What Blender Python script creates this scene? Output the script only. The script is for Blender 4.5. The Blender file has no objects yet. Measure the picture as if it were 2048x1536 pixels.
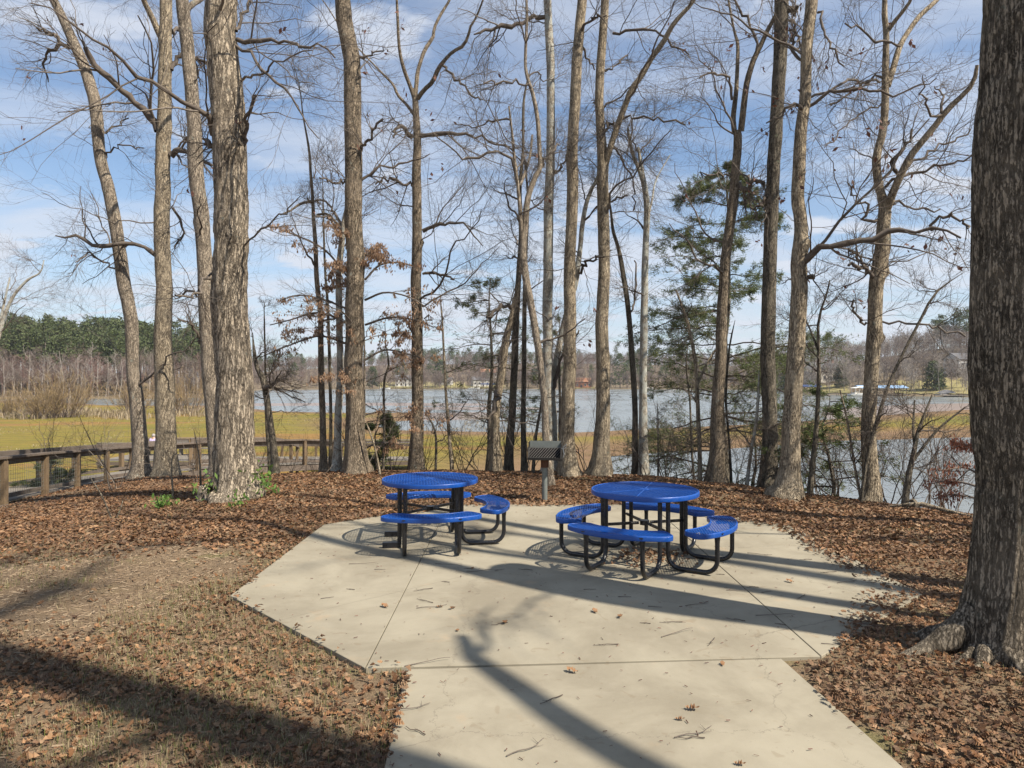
import bpy, math, random
import numpy as np
from mathutils import Vector

# ------------------------------------------------------------------ camera, sky, sun
sc = bpy.context.scene
COL = sc.collection
F, HX, HY, CAMZ = 1400.0, 1024.0, 762.0, 1.95      # focal length in px of the 2048 wide frame
cam = bpy.data.cameras.new('camera')
cam.sensor_width = 36; cam.lens = 36*F/2048; cam.shift_y = -6/2048
cam.clip_start = .05; cam.clip_end = 9000
co = bpy.data.objects.new('camera', cam); COL.objects.link(co)
co.location = (0, 0, CAMZ); co.rotation_euler = (math.pi/2, 0, 0)
sc.camera = co
SUN_EL = math.radians(48.5)
SH = np.array([-.845, .535])                        # way the shadows fall on the ground
ld = bpy.data.lights.new('sun', 'SUN'); ld.energy = 5.0; ld.angle = math.radians(.53); ld.color = (1, .915, .79)
lo = bpy.data.objects.new('sun', ld); COL.objects.link(lo); lo.location = (20, -12, 30)
tosun = Vector((-SH[0]*math.cos(SUN_EL), -SH[1]*math.cos(SUN_EL), math.sin(SUN_EL)))
lo.rotation_euler = tosun.to_track_quat('Z', 'Y').to_euler()
w = bpy.data.worlds.new('World'); sc.world = w; w.use_nodes = True
nt = w.node_tree; N, K = nt.nodes, nt.links
for n in list(N): N.remove(n)
wo = N.new('ShaderNodeOutputWorld'); bg = N.new('ShaderNodeBackground'); sky = N.new('ShaderNodeTexSky')
sky.sky_type = 'NISHITA'; sky.sun_disc = False; sky.sun_elevation = SUN_EL
sky.sun_rotation = math.atan2(tosun.x, tosun.y); sky.air_density = 1.0; sky.dust_density = 0.3; sky.ozone_density = 1.8
tc = N.new('ShaderNodeTexCoord'); sp = N.new('ShaderNodeSeparateXYZ'); K.new(tc.outputs['Generated'], sp.inputs[0])
def wmath(op, a, b=None, c=None):
    m = N.new('ShaderNodeMath'); m.operation = op
    for i, v in enumerate((a, b, c)):
        if v is None: continue
        if isinstance(v, (int, float)): m.inputs[i].default_value = v
        else: K.new(v, m.inputs[i])
    return m.outputs[0]
zz = wmath('ADD', wmath('MAXIMUM', sp.outputs[2], 0.0), .16)      # clouds lie on a flat layer overhead
cv = N.new('ShaderNodeCombineXYZ')
K.new(wmath('DIVIDE', sp.outputs[0], zz), cv.inputs[0]); K.new(wmath('DIVIDE', sp.outputs[1], zz), cv.inputs[1])
def wnoise(scale, sx, sy, det, dist, off):
    mp = N.new('ShaderNodeMapping'); mp.inputs['Scale'].default_value = (sx, sy, 1); mp.inputs['Location'].default_value = off
    mp.inputs['Rotation'].default_value = (0, 0, .5)
    K.new(cv.outputs[0], mp.inputs[0])
    n = N.new('ShaderNodeTexNoise'); n.inputs['Scale'].default_value = scale; n.inputs['Detail'].default_value = det
    n.inputs['Roughness'].default_value = .55; n.inputs['Distortion'].default_value = dist
    K.new(mp.outputs[0], n.inputs['Vector']); return n.outputs[0]
def wramp(f, a, b, lo_, hi):
    m = N.new('ShaderNodeMapRange'); m.interpolation_type = 'SMOOTHSTEP'
    m.inputs[1].default_value = a; m.inputs[2].default_value = b; m.inputs[3].default_value = lo_; m.inputs[4].default_value = hi
    K.new(f, m.inputs[0]); return m.outputs[0]
veil = wramp(wnoise(1.1, 1, 2.2, 7, .6, (3.1, 1.7, 0)), .34, .68, .08, .66)
puff = wramp(wnoise(2.1, 1, 1.5, 9, .3, (7.3, 4.4, 2)), .52, .68, 0, .85)
low = wramp(sp.outputs[2], .0, .36, .4, .0)
cl = wmath('MINIMUM', wmath('ADD', wmath('MAXIMUM', veil, puff), low), .93)
mx = N.new('ShaderNodeMixRGB'); tint = N.new('ShaderNodeMixRGB'); tint.blend_type = 'MULTIPLY'; tint.inputs[0].default_value = 1; K.new(sky.outputs[0], tint.inputs[1]); tint.inputs[2].default_value = (.92, 1.12, 1.25, 1)
K.new(cl, mx.inputs[0]); K.new(tint.outputs[0], mx.inputs[1]); mx.inputs[2].default_value = (6.4, 6.8, 7.6, 1)
K.new(mx.outputs[0], bg.inputs[0]); bg.inputs[1].default_value = .067
K.new(bg.outputs[0], wo.inputs[0])
sc.view_settings.view_transform = 'Standard'; sc.view_settings.look = 'None'
sc.view_settings.exposure = 0.82; sc.view_settings.gamma = 1; sc.view_settings.use_curve_mapping = False
sc.render.engine = 'CYCLES'
sc.cycles.max_bounces = 6; sc.cycles.transparent_max_bounces = 8

# ------------------------------------------------------------------ helpers
rng = np.random.default_rng(7)
A = np.array
def P(px, py, D): return A([(px-HX)/F*D, D, CAMZ-(py-HY)/F*D])
_vt = np.random.default_rng(99).random((64, 64, 64))
def vnoise(p):
    p = np.asarray(p, float); i = np.floor(p).astype(int); f = p-i; f = f*f*(3-2*f); i &= 63; j = (i+1) & 63
    x0, y0, z0 = i[..., 0], i[..., 1], i[..., 2]; x1, y1, z1 = j[..., 0], j[..., 1], j[..., 2]
    a, b, c = f[..., 0], f[..., 1], f[..., 2]
    L = lambda u, v, t: u+(v-u)*t
    return L(L(L(_vt[x0, y0, z0], _vt[x1, y0, z0], a), L(_vt[x0, y1, z0], _vt[x1, y1, z0], a), b),
             L(L(_vt[x0, y0, z1], _vt[x1, y0, z1], a), L(_vt[x0, y1, z1], _vt[x1, y1, z1], a), b), c)
def fbm(p, o=3):
    p = np.asarray(p, float); s = 0; a = .5
    for k in range(o): s = s+a*(vnoise(p*2**k+k*7.7)-.5); a *= .5
    return s
def mk(name, V, Fs, mat, parent=None, smooth=False, loc=None, mats=None, midx=None):
    """V (n,3) in world space; Fs = list of index arrays (m,3|4)"""
    V = np.asarray(V, np.float32)
    if loc is not None: V = V-np.asarray(loc, np.float32)
    me = bpy.data.meshes.new(name)
    Fs = [np.asarray(f, np.int32) for f in (Fs if isinstance(Fs, list) else [Fs]) if len(f)]
    me.vertices.add(len(V)); me.vertices.foreach_set('co', V.ravel())
    nl = sum(f.size for f in Fs); nf = sum(len(f) for f in Fs)
    me.loops.add(nl); me.loops.foreach_set('vertex_index', np.concatenate([f.ravel() for f in Fs]))
    me.polygons.add(nf)
    tot = np.concatenate([np.full(len(f), f.shape[1], np.int32) for f in Fs])
    me.polygons.foreach_set('loop_start', np.concatenate([[0], np.cumsum(tot)[:-1]]).astype(np.int32))
    me.polygons.foreach_set('loop_total', tot)
    me.polygons.foreach_set('use_smooth', np.full(nf, bool(smooth)))
    if smooth == 2: me.update(calc_edges=True); me.set_sharp_from_angle(angle=math.radians(40))
    if mats:
        for m in mats: me.materials.append(m)
        me.polygons.foreach_set('material_index', np.asarray(midx, np.int32))
    else: me.materials.append(mat)
    me.update(calc_edges=True)
    o = bpy.data.objects.new(name, me); COL.objects.link(o)
    if parent is not None: o.parent = parent
    elif loc is not None: o.location = loc
    return o
def tag(o, label=None, cat=None, group=None, kind=None):
    if label: o['label'] = label
    if cat: o['category'] = cat
    if group: o['group'] = group
    if kind: o['kind'] = kind
    return o
def thing(name, label, cat, loc=(0, 0, 0), rz=0, group=None):
    o = bpy.data.objects.new(name, None); COL.objects.link(o); o.location = loc; o.rotation_euler = (0, 0, rz)
    o.empty_display_size = .2
    return tag(o, label, cat, group)
def copy_tree(o, loc, rz=0, s=None, label=None, parent=None):
    c = o.copy(); COL.objects.link(c)
    if parent is None:
        c.location = loc; c.rotation_euler = (0, 0, rz)
        if s: c.scale = (s, s, s)
        if label: c['label'] = label
    else: c.parent = parent
    for ch in o.children: copy_tree(ch, None, parent=c)
    return c
class MB:
    def __init__(s): s.v = []; s.q = []; s.t = []; s.n = 0
    def add(s, V, q=None, t=None):
        V = np.asarray(V, float); s.v.append(V)
        if q is not None and len(q): s.q.append(np.asarray(q)+s.n)
        if t is not None and len(t): s.t.append(np.asarray(t)+s.n)
        s.n += len(V); return s
    def box(s, c, size, rz=0, ax=None):
        hx, hy, hz = A(size)/2.
        V = A([[-hx, -hy, -hz], [hx, -hy, -hz], [hx, hy, -hz], [-hx, hy, -hz], [-hx, -hy, hz], [hx, -hy, hz], [hx, hy, hz], [-hx, hy, hz]])
        if ax is not None: V = V@np.asarray(ax)
        elif rz:
            a, b = math.cos(rz), math.sin(rz); V = A([V[:, 0]*a-V[:, 1]*b, V[:, 0]*b+V[:, 1]*a, V[:, 2]]).T
        return s.add(V+A(c), [[0, 3, 2, 1], [4, 5, 6, 7], [0, 1, 5, 4], [1, 2, 6, 5], [2, 3, 7, 6], [3, 0, 4, 7]])
    def beam(s, a, b, wd, ht, up=(0, 0, 1)):
        a, b = A(a, ) if not isinstance(a, np.ndarray) else a, A(b) if not isinstance(b, np.ndarray) else b
        d = b-a; L = np.linalg.norm(d); x = d/L; y = np.cross(A(up, float), x); y /= np.linalg.norm(y); z = np.cross(x, y)
        return s.box((a+b)/2, (L, wd, ht), ax=np.stack([x, y, z]))
    def tube(s, pts, r, n=10, cap=True):
        pts = np.asarray(pts, float); r = np.broadcast_to(np.asarray(r, float), (len(pts),))
        V, q = tubes(pts[None], r[None], n); s.add(V, q)
        if cap:
            for e, k in ((0, 1), (len(pts)-1, -1)):
                ring = V[e*n:(e+1)*n]; c = ring.mean(0)
                s.add(np.vstack([ring, c]), t=[[(i+1) % n if k > 0 else i, i if k > 0 else (i+1) % n, n] for i in range(n)])
        return s
    def prism(s, poly, z0, z1):
        poly = np.asarray(poly, float); n = len(poly); c = poly.mean(0)
        V = np.vstack([np.c_[poly, np.full(n, z0)], np.c_[poly, np.full(n, z1)], [[c[0], c[1], z0]], [[c[0], c[1], z1]]])
        q = [[i, (i+1) % n, (i+1) % n+n, i+n] for i in range(n)]
        t = [[(i+1) % n, i, 2*n] for i in range(n)]+[[i+n, (i+1) % n+n, 2*n+1] for i in range(n)]
        return s.add(V, q, t)
    def build(s, name, mat, parent=None, smooth=False, loc=None, bevel=0):
        Fs = ([np.vstack(s.q)] if s.q else [])+([np.vstack(s.t)] if s.t else [])
        o = mk(name, np.vstack(s.v), Fs, mat, parent, smooth, loc)
        if bevel:
            m = o.modifiers.new('b', 'BEVEL'); m.width = bevel; m.segments = 2; m.limit_method = 'ANGLE'
        return o
def tubes(Pt, R, n):
    """Pt (N,K,3), R (N,K) -> verts, quads"""
    Nn, Kk = R.shape
    T = np.gradient(Pt, axis=1); T /= np.linalg.norm(T, axis=2, keepdims=True)+1e-9
    _, ev = np.linalg.eigh(np.einsum('nki,nkj->nij', T, T)+np.diag([1e-6, 2e-6, 3e-6])); ref = ev[:, :, 0]
    n1 = np.cross(T, np.repeat(ref[:, None], Kk, 1)); n1 /= np.linalg.norm(n1, axis=2, keepdims=True)+1e-9
    n2 = np.cross(T, n1)
    th = np.arange(n)*2*np.pi/n
    V = Pt[:, :, None]+R[:, :, None, None]*(np.cos(th)[None, None, :, None]*n1[:, :, None]+np.sin(th)[None, None, :, None]*n2[:, :, None])
    idx = np.arange(Nn*Kk*n).reshape(Nn, Kk, n)
    a = idx[:, :-1]; b = idx[:, 1:]; a2 = np.roll(a, -1, 2); b2 = np.roll(b, -1, 2)
    return V.reshape(-1, 3), np.stack([a, a2, b2, b], -1).reshape(-1, 4)
def nrm(v): return v/(np.linalg.norm(v, axis=-1, keepdims=True)+1e-9)
def grow(r, P0, d, L, R0, Kk, wander, up, rend=.35):
    n = len(P0); Pt = np.zeros((n, Kk, 3)); Pt[:, 0] = P0; d = nrm(d); d0 = d.copy()
    for k in range(1, Kk):
        d0 = nrm(d0+A([0, 0, up])+r.normal(0, wander*.45, (n, 3))); d = nrm(d*.35+d0*.65+r.normal(0, wander*1.25, (n, 3)))
        Pt[:, k] = Pt[:, k-1]+d*(L/(Kk-1))[:, None]
    return Pt, R0[:, None]*np.linspace(1, rend, Kk)[None]
def kids(r, Pt, R, n, t0, t1, ang, lf, rf, Kk, wander, up, rmin=.002, lmax=9, flat=0):
    Nn, K0 = R.shape
    t = r.uniform(t0, t1, (Nn, n)); s = t*(K0-1); i = np.minimum(s.astype(int), K0-2); f = (s-i)[..., None]
    rows = np.arange(Nn)[:, None]
    p = Pt[rows, i]*(1-f)+Pt[rows, i+1]*f; tan = nrm(Pt[rows, i+1]-Pt[rows, i])
    rad = (R[rows, i]*(1-f[..., 0])+R[rows, i+1]*f[..., 0])
    plen = np.linalg.norm(np.diff(Pt, axis=1), axis=2).sum(1)[:, None]
    q = r.normal(0, 1, (Nn, n, 3)); q[..., 2] *= (1-flat)
    q = nrm(q-(q*tan).sum(-1, keepdims=True)*tan)
    an = r.uniform(ang[0], ang[1], (Nn, n, 1))
    d = np.cos(an)*tan+np.sin(an)*q
    L = np.minimum(plen*lf*r.uniform(.5, 1.2, (Nn, n))*(1.15-.6*t), lmax)
    R0 = np.maximum(rad*rf*r.uniform(.7, 1.1, (Nn, n)), rmin)
    return grow(r, p.reshape(-1, 3), d.reshape(-1, 3), L.ravel(), R0.ravel(), Kk, wander, up)
def cat(*pr):
    Kk = pr[0][0].shape[1]; return np.concatenate([a[0] for a in pr]), np.concatenate([a[1] for a in pr])
def resample(pts, n, smooth=True):
    pts = np.asarray(pts, float)
    if smooth and len(pts) > 2:                       # Catmull-Rom
        out = []
        q = np.vstack([2*pts[0]-pts[1], pts, 2*pts[-1]-pts[-2]])
        for i in range(1, len(q)-2):
            for t in np.linspace(0, 1, 8, endpoint=False):
                a, b, c, d = q[i-1], q[i], q[i+1], q[i+2]
                out.append(.5*((2*b)+(c-a)*t+(2*a-5*b+4*c-d)*t*t+(3*b-a-3*c+d)*t**3))
        out.append(pts[-1]); pts = A(out)
    s = np.r_[0, np.cumsum(np.linalg.norm(np.diff(pts[:, :3], axis=0), axis=1))]
    u = np.linspace(0, s[-1], n)
    return np.stack([np.interp(u, s, pts[:, k]) for k in range(pts.shape[1])], 1)

# ------------------------------------------------------------------ materials
def mat(name, build, rough=.8, spec=.3):
    m = bpy.data.materials.new(name); m.use_nodes = True; t = m.node_tree; b = t.nodes['Principled BSDF']
    b.inputs['Roughness'].default_value = rough; b.inputs['Specular IOR Level'].default_value = spec
    build(t, b); return m
def link(t, a, b): t.links.new(a, b)
def coords(t, scale=(1, 1, 1), rnd=True):
    tc = t.nodes.new('ShaderNodeTexCoord'); v = tc.outputs['Object']
    if rnd:
        oi = t.nodes.new('ShaderNodeObjectInfo'); mu = t.nodes.new('ShaderNodeMath'); mu.operation = 'MULTIPLY'; mu.inputs[1].default_value = 37
        link(t, oi.outputs['Random'], mu.inputs[0]); ad = t.nodes.new('ShaderNodeVectorMath'); link(t, v, ad.inputs[0]); link(t, mu.outputs[0], ad.inputs[1]); v = ad.outputs[0]
    mp = t.nodes.new('ShaderNodeMapping'); mp.inputs['Scale'].default_value = scale; link(t, v, mp.inputs[0]); return mp.outputs[0]
def noise(t, v, s, d=4, r=.55, dist=0):
    n = t.nodes.new('ShaderNodeTexNoise'); n.inputs['Scale'].default_value = s; n.inputs['Detail'].default_value = d
    n.inputs['Roughness'].default_value = r; n.inputs['Distortion'].default_value = dist; link(t, v, n.inputs['Vector']); return n.outputs[0]
def ramp(t, f, stops):
    n = t.nodes.new('ShaderNodeValToRGB'); e = n.color_ramp.elements
    while len(e) < len(stops): e.new(.5)
    for k, (p, c) in enumerate(stops): e[k].position = p; e[k].color = (*c, 1) if len(c) == 3 else c
    link(t, f, n.inputs[0]); return n.outputs[0]
def mixc(t, f, a, b, typ='MIX'):
    n = t.nodes.new('ShaderNodeMixRGB'); n.blend_type = typ
    for i, v in ((0, f), (1, a), (2, b)):
        if isinstance(v, (int, float)): n.inputs[i].default_value = v
        elif isinstance(v, tuple): n.inputs[i].default_value = (*v, 1)
        else: link(t, v, n.inputs[i])
    return n.outputs[0]
def rng_(t, f, a, b, lo_=0., hi=1.):
    m = t.nodes.new('ShaderNodeMapRange'); m.inputs[1].default_value = a; m.inputs[2].default_value = b; m.inputs[3].default_value = lo_; m.inputs[4].default_value = hi
    m.interpolation_type = 'SMOOTHSTEP'; link(t, f, m.inputs[0]); return m.outputs[0]
def bump(t, b, f, s, d=.01):
    n = t.nodes.new('ShaderNodeBump'); n.inputs['Strength'].default_value = s; n.inputs['Distance'].default_value = d
    link(t, f, n.inputs['Height']); link(t, n.outputs[0], b.inputs['Normal'])
def island(t):
    return t.nodes.new('ShaderNodeNewGeometry').outputs['Random Per Island']

def bark(name, dk, lt, lichen=.3, lic=(.34, .36, .30), scale=1., furrow=1.):
    lt = tuple(x*1.5*k for x, k in zip(lt, (1, .98, .93))); dk = tuple(x*1.12 for x in dk)
    def f(t, b):
        v = coords(t, (1, 1, .09)); warp = noise(t, coords(t, (1, 1, .4)), 14, 6, .75)
        wv = t.nodes.new('ShaderNodeVectorMath'); wv.operation = 'MULTIPLY_ADD'; link(t, warp, wv.inputs[0]); wv.inputs[1].default_value = (.13, .13, .06); link(t, v, wv.inputs[2])
        vo = t.nodes.new('ShaderNodeTexVoronoi'); vo.feature = 'DISTANCE_TO_EDGE'; vo.inputs['Scale'].default_value = 38*scale; link(t, wv.outputs[0], vo.inputs['Vector'])
        fine = noise(t, coords(t, (1, 1, .3)), 70, 5, .65); big = noise(t, coords(t), 2.2, 4)
        jag = t.nodes.new('ShaderNodeMath'); jag.operation = 'MULTIPLY_ADD'; link(t, fine, jag.inputs[0]); jag.inputs[1].default_value = .5; link(t, vo.outputs['Distance'], jag.inputs[2])
        crack = rng_(t, jag.outputs[0], .2, .46)
        c = mixc(t, crack, tuple(x*.6 for x in dk), mixc(t, rng_(t, fine, .3, .62), dk, lt))
        c = mixc(t, rng_(t, big, .35, .7, 0, .55), c, mixc(t, fine, tuple(x*.6 for x in lt), tuple(min(1, x*1.35) for x in lt)))
        md = noise(t, coords(t, (1, 1, .22)), 17, 5, .7); c = mixc(t, rng_(t, md, .5, .36, 0, .6), c, tuple(x*.75 for x in dk)); c = mixc(t, rng_(t, md, .54, .68, 0, .38), c, tuple(min(1, x*1.25) for x in lt))
        l = rng_(t, noise(t, coords(t), 6.5, 6, .7), .68-.22*lichen, .74-.2*lichen, 0, .75)
        c = mixc(t, l, c, lic)
        link(t, c, b.inputs['Base Color'])
        h = t.nodes.new('ShaderNodeMath'); h.operation = 'MULTIPLY_ADD'; link(t, fine, h.inputs[0]); h.inputs[1].default_value = .5; link(t, crack, h.inputs[2])
        bump(t, b, h.outputs[0], .9, .018*furrow/scale)
    return mat(name, f, .92, .15)
M = {}
M['bark_grey'] = bark('bark_grey', (.105, .085, .066), (.30, .255, .205), .35)
M['bark_tan'] = bark('bark_tan', (.115, .09, .064), (.35, .295, .22), .2)
M['bark_shag'] = bark('bark_shag', (.095, .075, .057), (.33, .28, .22), .25, scale=.6, furrow=1.3)
M['bark_dark'] = bark('bark_dark', (.055, .047, .038), (.165, .145, .115), .25, (.17, .2, .13))
M['bark_brown'] = bark('bark_brown', (.075, .06, .044), (.25, .205, .155), .3)
M['bark_pale'] = bark('bark_pale', (.14, .12, .095), (.36, .33, .28), .95, (.46, .47, .42), 1.4, .4)
M['bark_near'] = bark('bark_near', (.066, .054, .041), (.205, .175, .138), .18, (.2, .21, .17), scale=.9, furrow=1.4)
def f(t, b):
    n = noise(t, coords(t), 1.3, 3); i = island(t)
    c = mixc(t, i, (.06, .046, .036), (.19, .16, .13)); c = mixc(t, rng_(t, n, .35, .7, 0, .5), c, (.12, .10, .085)); link(t, c, b.inputs['Base Color'])
M['twig'] = mat('twig', f, .85, .2)
def f(t, b):
    i = island(t); link(t, mixc(t, i, (.05, .038, .03), (.12, .095, .075)), b.inputs['Base Color'])
M['twig_dark'] = mat('twig_dark', f, .85, .2)
def leafmat(name, cols, tr=.25, rough=.65, patch=0):
    def f(t, b):
        i = island(t); n = len(cols); c = ramp(t, i, [(k/(n-1), x) for k, x in enumerate(cols)])
        ns = noise(t, coords(t), 40, 3); c = mixc(t, rng_(t, ns, .3, .7, .0, .35), c, (.09, .055, .035))
        if patch: c = mixc(t, rng_(t, noise(t, coords(t, rnd=False), 1.1, 5, .65), .42, .62, 0, patch), c, (.085, .05, .03)); c = mixc(t, rng_(t, noise(t, coords(t, rnd=False), .7, 4, .6), .55, .68, 0, patch*.8), c, (.3, .2, .125))
        link(t, c, b.inputs['Base Color'])
        if tr:
            ts = t.nodes.new('ShaderNodeBsdfTranslucent'); link(t, c, ts.inputs[0]); mx = t.nodes.new('ShaderNodeMixShader'); mx.inputs[0].default_value = tr
            out = t.nodes['Material Output']; link(t, b.outputs[0], mx.inputs[1]); link(t, ts.outputs[0], mx.inputs[2]); link(t, mx.outputs[0], out.inputs[0])
    return mat(name, f, rough, .3)
M['litter'] = leafmat('litter', [(.055, .028, .016), (.19, .09, .04), (.31, .16, .072), (.12, .066, .038), (.42, .25, .13), (.245, .12, .052), (.09, .046, .027), (.34, .22, .125), (.15, .095, .058)], .12, patch=.5)
M['beech'] = leafmat('beech', [(.38, .235, .14), (.5, .335, .21), (.3, .18, .11), (.58, .41, .28)], .4)
M['red_leaf'] = leafmat('red_leaf', [(.22, .08, .045), (.3, .12, .07), (.17, .06, .04), (.35, .16, .09)], .3)
M['oak_dead'] = leafmat('oak_dead', [(.07, .035, .028), (.14, .06, .045), (.2, .09, .06)], .2)
M['chip'] = leafmat('chip', [(.17, .115, .068), (.27, .195, .12), (.11, .073, .044), (.34, .265, .175), (.2, .14, .085)], 0)
M['grass'] = leafmat('grass', [(.09, .13, .03), (.16, .19, .05), (.25, .24, .09), (.12, .16, .04)], .3)
M['dry_grass'] = leafmat('dry_grass', [(.30, .24, .13), (.42, .35, .21), (.24, .18, .10), (.36, .3, .18)], .2)
M['reed'] = leafmat('reed', [(.34, .27, .17), (.45, .37, .25), (.26, .2, .12), (.17, .14, .08)], .2)
M['needle'] = leafmat('needle', [(.065, .10, .04), (.11, .15, .055), (.17, .20, .075), (.085, .12, .045)], .35)
M['needle_bright'] = leafmat('needle_bright', [(.06, .10, .025), (.10, .145, .035), (.045, .08, .02)], .25)
M['pine_far'] = leafmat('pine_far', [(.035, .06, .022), (.07, .105, .032), (.105, .14, .045), (.05, .08, .026), (.09, .12, .042)], .15)
M['green_leaf'] = leafmat('green_leaf', [(.09, .19, .03), (.16, .28, .05), (.11, .2, .06)], .35)
M['willow'] = leafmat('willow', [(.27, .19, .095), (.2, .15, .09), (.36, .26, .11)], 0)
def plain(name, c, rough=.6, spec=.4, metal=0, var=.25, sc_=3.):
    def f(t, b):
        n = noise(t, coords(t), sc_, 5, .6); col = mixc(t, n, tuple(x*(1-var) for x in c), tuple(min(1, x*(1+var)) for x in c)); link(t, col, b.inputs['Base Color'])
        b.inputs['Metallic'].default_value = metal
        link(t, rng_(t, noise(t, coords(t), sc_*4, 4), .3, .7, rough*.8, min(1, rough*1.2)), b.inputs['Roughness'])
    return mat(name, f, rough, spec)
M['far_bare'] = leafmat('far_bare', [(.13, .10, .085), (.2, .165, .14), (.16, .115, .1), (.25, .2, .165)], 0)
M['far_red'] = leafmat('far_red', [(.2, .11, .10), (.26, .15, .13), (.17, .12, .10), (.24, .17, .14)], 0)
M['far_pale'] = leafmat('far_pale', [(.27, .235, .2), (.34, .3, .26), (.22, .19, .165)], 0)
def f(t, b):
    v = coords(t, rnd=False); n1 = noise(t, v, 1.1, 6, .6); n2 = noise(t, v, 14, 6, .7); n3 = noise(t, v, 90, 4, .7)
    c = mixc(t, n1, (.16, .108, .064), (.27, .195, .12)); c = mixc(t, n2, c, (.11, .08, .055), 'MIX')
    c = mixc(t, rng_(t, n3, .42, .75, 0, .6), c, (.36, .265, .165)); c = mixc(t, rng_(t, n3, .5, .25, 0, .7), c, (.07, .05, .035))
    g = rng_(t, noise(t, v, .8, 5, .65), .54, .66, 0, .5); c = mixc(t, g, c, (.145, .15, .055))
    link(t, c, b.inputs['Base Color']); bump(t, b, n3, .8, .02)
M['soil'] = mat('soil', f, .95, .1)
def f(t, b):
    v = coords(t, rnd=False); n1 = noise(t, v, .9, 6, .65, .4); n2 = noise(t, v, 9, 6, .7); n3 = noise(t, v, 160, 3, .6)
    c = mixc(t, rng_(t, n1, .32, .68), (.21, .184, .134), (.305, .274, .205)); c = mixc(t, rng_(t, n2, .5, .8, 0, .35), c, (.29, .26, .205))
    c = mixc(t, rng_(t, noise(t, v, 2.3, 5, .6), .6, .72, 0, .3), c, (.37, .26, .155))
    vo = t.nodes.new('ShaderNodeTexVoronoi'); vo.inputs['Scale'].default_value = 7; vo.inputs['Randomness'].default_value = 1; link(t, v, vo.inputs['Vector'])
    c = mixc(t, rng_(t, vo.outputs['Distance'], .075, .045, 0, .6), c, (.22, .19, .14))
    c = mixc(t, rng_(t, noise(t, v, 5.5, 3, .5, 1.5), .63, .70, 0, .3), c, (.17, .125, .075))
    ce = t.nodes.new('ShaderNodeTexVoronoi'); ce.feature = 'DISTANCE_TO_EDGE'; ce.inputs['Scale'].default_value = .42; wp = t.nodes.new('ShaderNodeVectorMath'); wp.operation = 'MULTIPLY_ADD'; link(t, noise(t, v, 3, 6, .7), wp.inputs[0]); wp.inputs[1].default_value = (.5, .5, 0); link(t, v, wp.inputs[2]); link(t, wp.outputs[0], ce.inputs['Vector'])
    c = mixc(t, rng_(t, ce.outputs['Distance'], .0022, .0008, 0, .45), c, (.12, .1, .075))
    c = mixc(t, rng_(t, n3, .45, .75, 0, .28), c, (.26, .235, .19))
    link(t, c, b.inputs['Base Color']); bump(t, b, n3, .25, .004)
M['concrete'] = mat('concrete', f, .9, .2)
def f(t, b):
    v = coords(t, (1, .22, 1), rnd=False); n1 = noise(t, v, .11, 5, .6, .5); n2 = noise(t, v, 2.5, 6, .7)
    c = ramp(t, n1, [(.36, (.30, .17, .085)), (.47, (.33, .235, .095)), (.55, (.26, .25, .075)), (.66, (.20, .22, .06))])
    c = mixc(t, rng_(t, n2, .35, .7, 0, .4), c, (.22, .17, .085)); link(t, c, b.inputs['Base Color']); bump(t, b, n2, .4, .1)
def f_field(t, b):
    tcn = t.nodes.new('ShaderNodeTexCoord'); s = t.nodes.new('ShaderNodeSeparateXYZ'); link(t, tcn.outputs['Object'], s.inputs[0])
    v = coords(t, (.5, 1, 1), rnd=False); n1 = noise(t, v, .07, 5, .6, .6); n2 = noise(t, v, .9, 8, .8)
    at = t.nodes.new('ShaderNodeAttribute'); at.attribute_name = 'shore'           # metres from the waterline: bare mud there, grass inland
    m = t.nodes.new('ShaderNodeMath'); m.operation = 'MULTIPLY_ADD'; link(t, n1, m.inputs[0]); m.inputs[1].default_value = 9.; link(t, at.outputs['Fac'], m.inputs[2])
    n4 = noise(t, coords(t, (.25, 1, 1), rnd=False), .16, 4, .6)
    grass = ramp(t, n4, [(.38, (.25, .145, .05)), (.45, (.24, .175, .04)), (.5, (.165, .15, .03)), (.55, (.23, .175, .04)), (.62, (.15, .145, .028))])
    c = mixc(t, rng_(t, m.outputs[0], 8.5, 17), (.205, .13, .078), grass)
    c = mixc(t, rng_(t, n2, .4, .62, 0, .6), c, (.13, .095, .04)); link(t, c, b.inputs['Base Color']); bump(t, b, n2, .7, .25)
M['field'] = mat('field', f_field, .95, .1)
def f(t, b):
    v = coords(t, (1, 1, 1), rnd=False); n = noise(t, v, .8, 5, .6); link(t, mixc(t, n, (.2, .135, .09), (.27, .2, .145)), b.inputs['Base Color'])
M['mud'] = mat('mud', f, .32, .5)
def f(t, b):
    v = coords(t, (1, .6, 1), rnd=False); n = noise(t, v, 1.6, 5, .65); n2 = noise(t, v, .05, 3, .5)
    link(t, mixc(t, n2, (.15, .17, .17), (.2, .205, .185)), b.inputs['Base Color']); bump(t, b, n, .55, .12)
    link(t, rng_(t, n2, .35, .65, .12, .3), b.inputs['Roughness'])
M['water'] = mat('water', f, .2, .5)
def f(t, b):
    v = coords(t, rnd=False); n = noise(t, v, .02, 6, .6); link(t, mixc(t, n, (.13, .1, .07), (.2, .16, .1)), b.inputs['Base Color'])
M['forest_floor'] = mat('forest_floor', f, .95, .1)
def f(t, b):
    v = coords(t, rnd=False); n = noise(t, v, .05, 6, .6); link(t, mixc(t, n, (.2, .2, .08), (.34, .27, .14)), b.inputs['Base Color'])
M['lawn'] = mat('lawn', f, .95, .1)
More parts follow.
